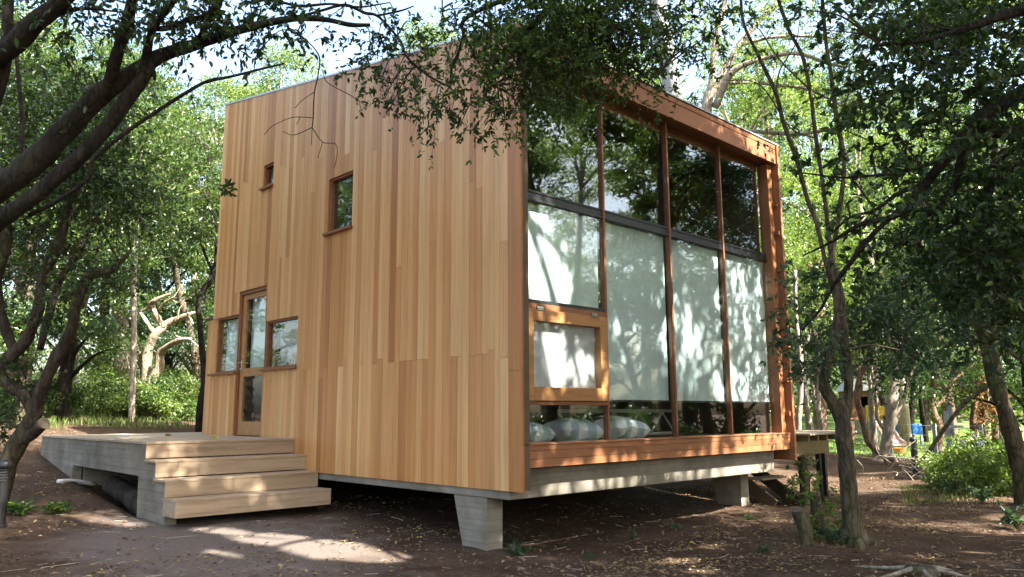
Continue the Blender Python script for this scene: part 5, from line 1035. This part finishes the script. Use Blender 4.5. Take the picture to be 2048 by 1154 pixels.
# ------------------------------------------------------------------ brush heap, litter, grass, twigs
g = np.random.default_rng(55)
def inhouse(x, y): return (x > -8.4) & (x < -.3) & (y > .6) & (y < 5.4)
P, d = gp(1895, 955); b = MB()
for k in range(90):
    c = np.array(P) + g.normal(0, 1, 3) * [.55, .5, 0] + [0, 0, g.uniform(.02, .45)]; D = rdir(g, 1)[0] * [1, 1, .45]; D = nrm(D); L = g.uniform(.3, .9); q = crom([c - D * L / 2, c + g.normal(0, .06, 3), c + D * L / 2], 3); q[:, 2] = np.maximum(q[:, 2], zg(q[:, 0], q[:, 1]) + .01); b.tube(q, np.linspace(.009, .003, len(q)), 4, cap=False)
tag(b.build('brush_heap', BARK_P, smooth=True), 'heap of dry tangled sticks at the foot of the trees by the bollard', 'brush heap')
def scatter(n, pxr, dr, pw=1.0):
    px = g.uniform(*pxr, n); d = dr[0] + (dr[1] - dr[0]) * g.uniform(0, 1, n) ** pw
    p = CAM + (FW * [1, 1, 0] / np.linalg.norm(FW[:2])) * d[:, None] + (RT * [1, 1, 0]) * ((px - 1024) / F * d)[:, None]; return p[:, 0], p[:, 1]
b = MB(); x, y = scatter(70000, (-80, 2130), (2.6, 17), 1.0)
cl = bumps(x, y, 2.2) + bumps(x, y, 5.0) * .6; k = ((cl > .02) | (g.uniform(0, 1, len(x)) < .15)) & ~((x < -3.6) & (x > -10) & (y > -2.2) & (y < 0)) & ~(inhouse(x, y) & (g.uniform(0, 1, len(x)) < .8)); 
k &= ~((x < 1) & (y < .2) & (g.uniform(0, 1, len(x)) < .62)); x, y = x[k], y[k]; n = len(x)
Q = np.stack([x, y, zg(x, y) + .006 + g.uniform(0, .012, n)], 1); A = rdir(g, n) * [1, 1, .18]; leaves(b, Q, A, rdir(g, n) * [.5, .5, .2] + [0, 0, 1], g.uniform(.02, .075, n) * g.uniform(.7, 1.1, n), w=.45, fold=.16)
o = b.build('leaf_litter', LITTER); o['kind'] = 'stuff'
b = MB(); x, y = scatter(420, (-80, 2130), (2.8, 14)); 
k = ~((x < -3.6) & (x > -10) & (y > -2.2) & (y < 0)); x, y = x[k], y[k]; n = len(x); D = rdir(g, n) * [1, 1, .05]; L = g.uniform(.06, .32, n)[:, None]; c = np.stack([x, y, zg(x, y) + .008], 1)
Pp = np.stack([c - D * L / 2, c + g.normal(0, .012, (n, 3)) * [1, 1, 0], c + D * L / 2], 1); Pp[..., 2] = zg(Pp[..., 0], Pp[..., 1]) + .007; vtubes(b, Pp, g.uniform(.002, .005, (n, 1)) * np.ones((n, 3)), 4); o = b.build('fallen_twigs', BARK_P); o['kind'] = 'stuff'
def grass(name, x, y, L):
    b = MB(); n = len(x); Q = np.stack([x, y, zg(x, y)], 1); A = rdir(g, n) * [.5, .5, .1] + [0, 0, 1]; leaves(b, Q, A, rdir(g, n), L * g.uniform(.5, 1.2, n), w=.10, fold=.05); o = b.build(name, GRASSM); o['kind'] = 'stuff'
px_ = g.uniform(1560, 2100, 9000); d_ = g.uniform(18.6, 27, 9000); q = np.array([gxy(a, c)[:2] for a, c in zip(px_[:1], d_[:1])])
def polar(px, d): p = CAM + (nrm(FW * [1, 1, 0])) * d[:, None] + (RT * [1, 1, 0]) * ((px - 1024) / F * d)[:, None]; return p[:, 0], p[:, 1]
x, y = polar(px_, d_); k = y > 15.6 + .6 * bumps(x, x * 0, .9); grass('lawn_grass', x[k], y[k], .12)
px_ = g.uniform(100, 420, 3600); d_ = g.uniform(16.2, 21, 3600) ; x, y = polar(px_, d_); k = (bumps(x, y, 1.7) > .12) & (x < -10.4); grass('bank_grass', x[k], y[k], .2)
px_ = g.uniform(1780, 2080, 1800); d_ = g.uniform(12.2, 15.5, 1800); x, y = polar(px_, d_); k = bumps(x, y, 2.3) > 0; grass('tufts_of_grass', x[k], y[k], .13)
# a few yellow leaves on the deck
for px, py, lab in ((422, 877, 'curled yellow leaf on the deck in front of the door'), (330, 872, 'small dry leaf on the middle of the deck')):
    dd = at(px, py, 1) - CAM; P = CAM + dd * ((.458 - CAM[2]) / dd[2]); b = MB(); leaves(b, P[None] + [0, 0, .004], np.array([[.8, .5, .1]]), np.array([[0, 0, 1.]]), .12, w=.4, fold=.25, fine=True); o = b.build('fallen_leaf', LEAF_DRY if px < 400 else plain('yellow_leaf', (.5, .38, .06), .6)); tag(o, lab, 'leaf'); so = o.modifiers.new('thick', 'SOLIDIFY'); so.thickness = .001
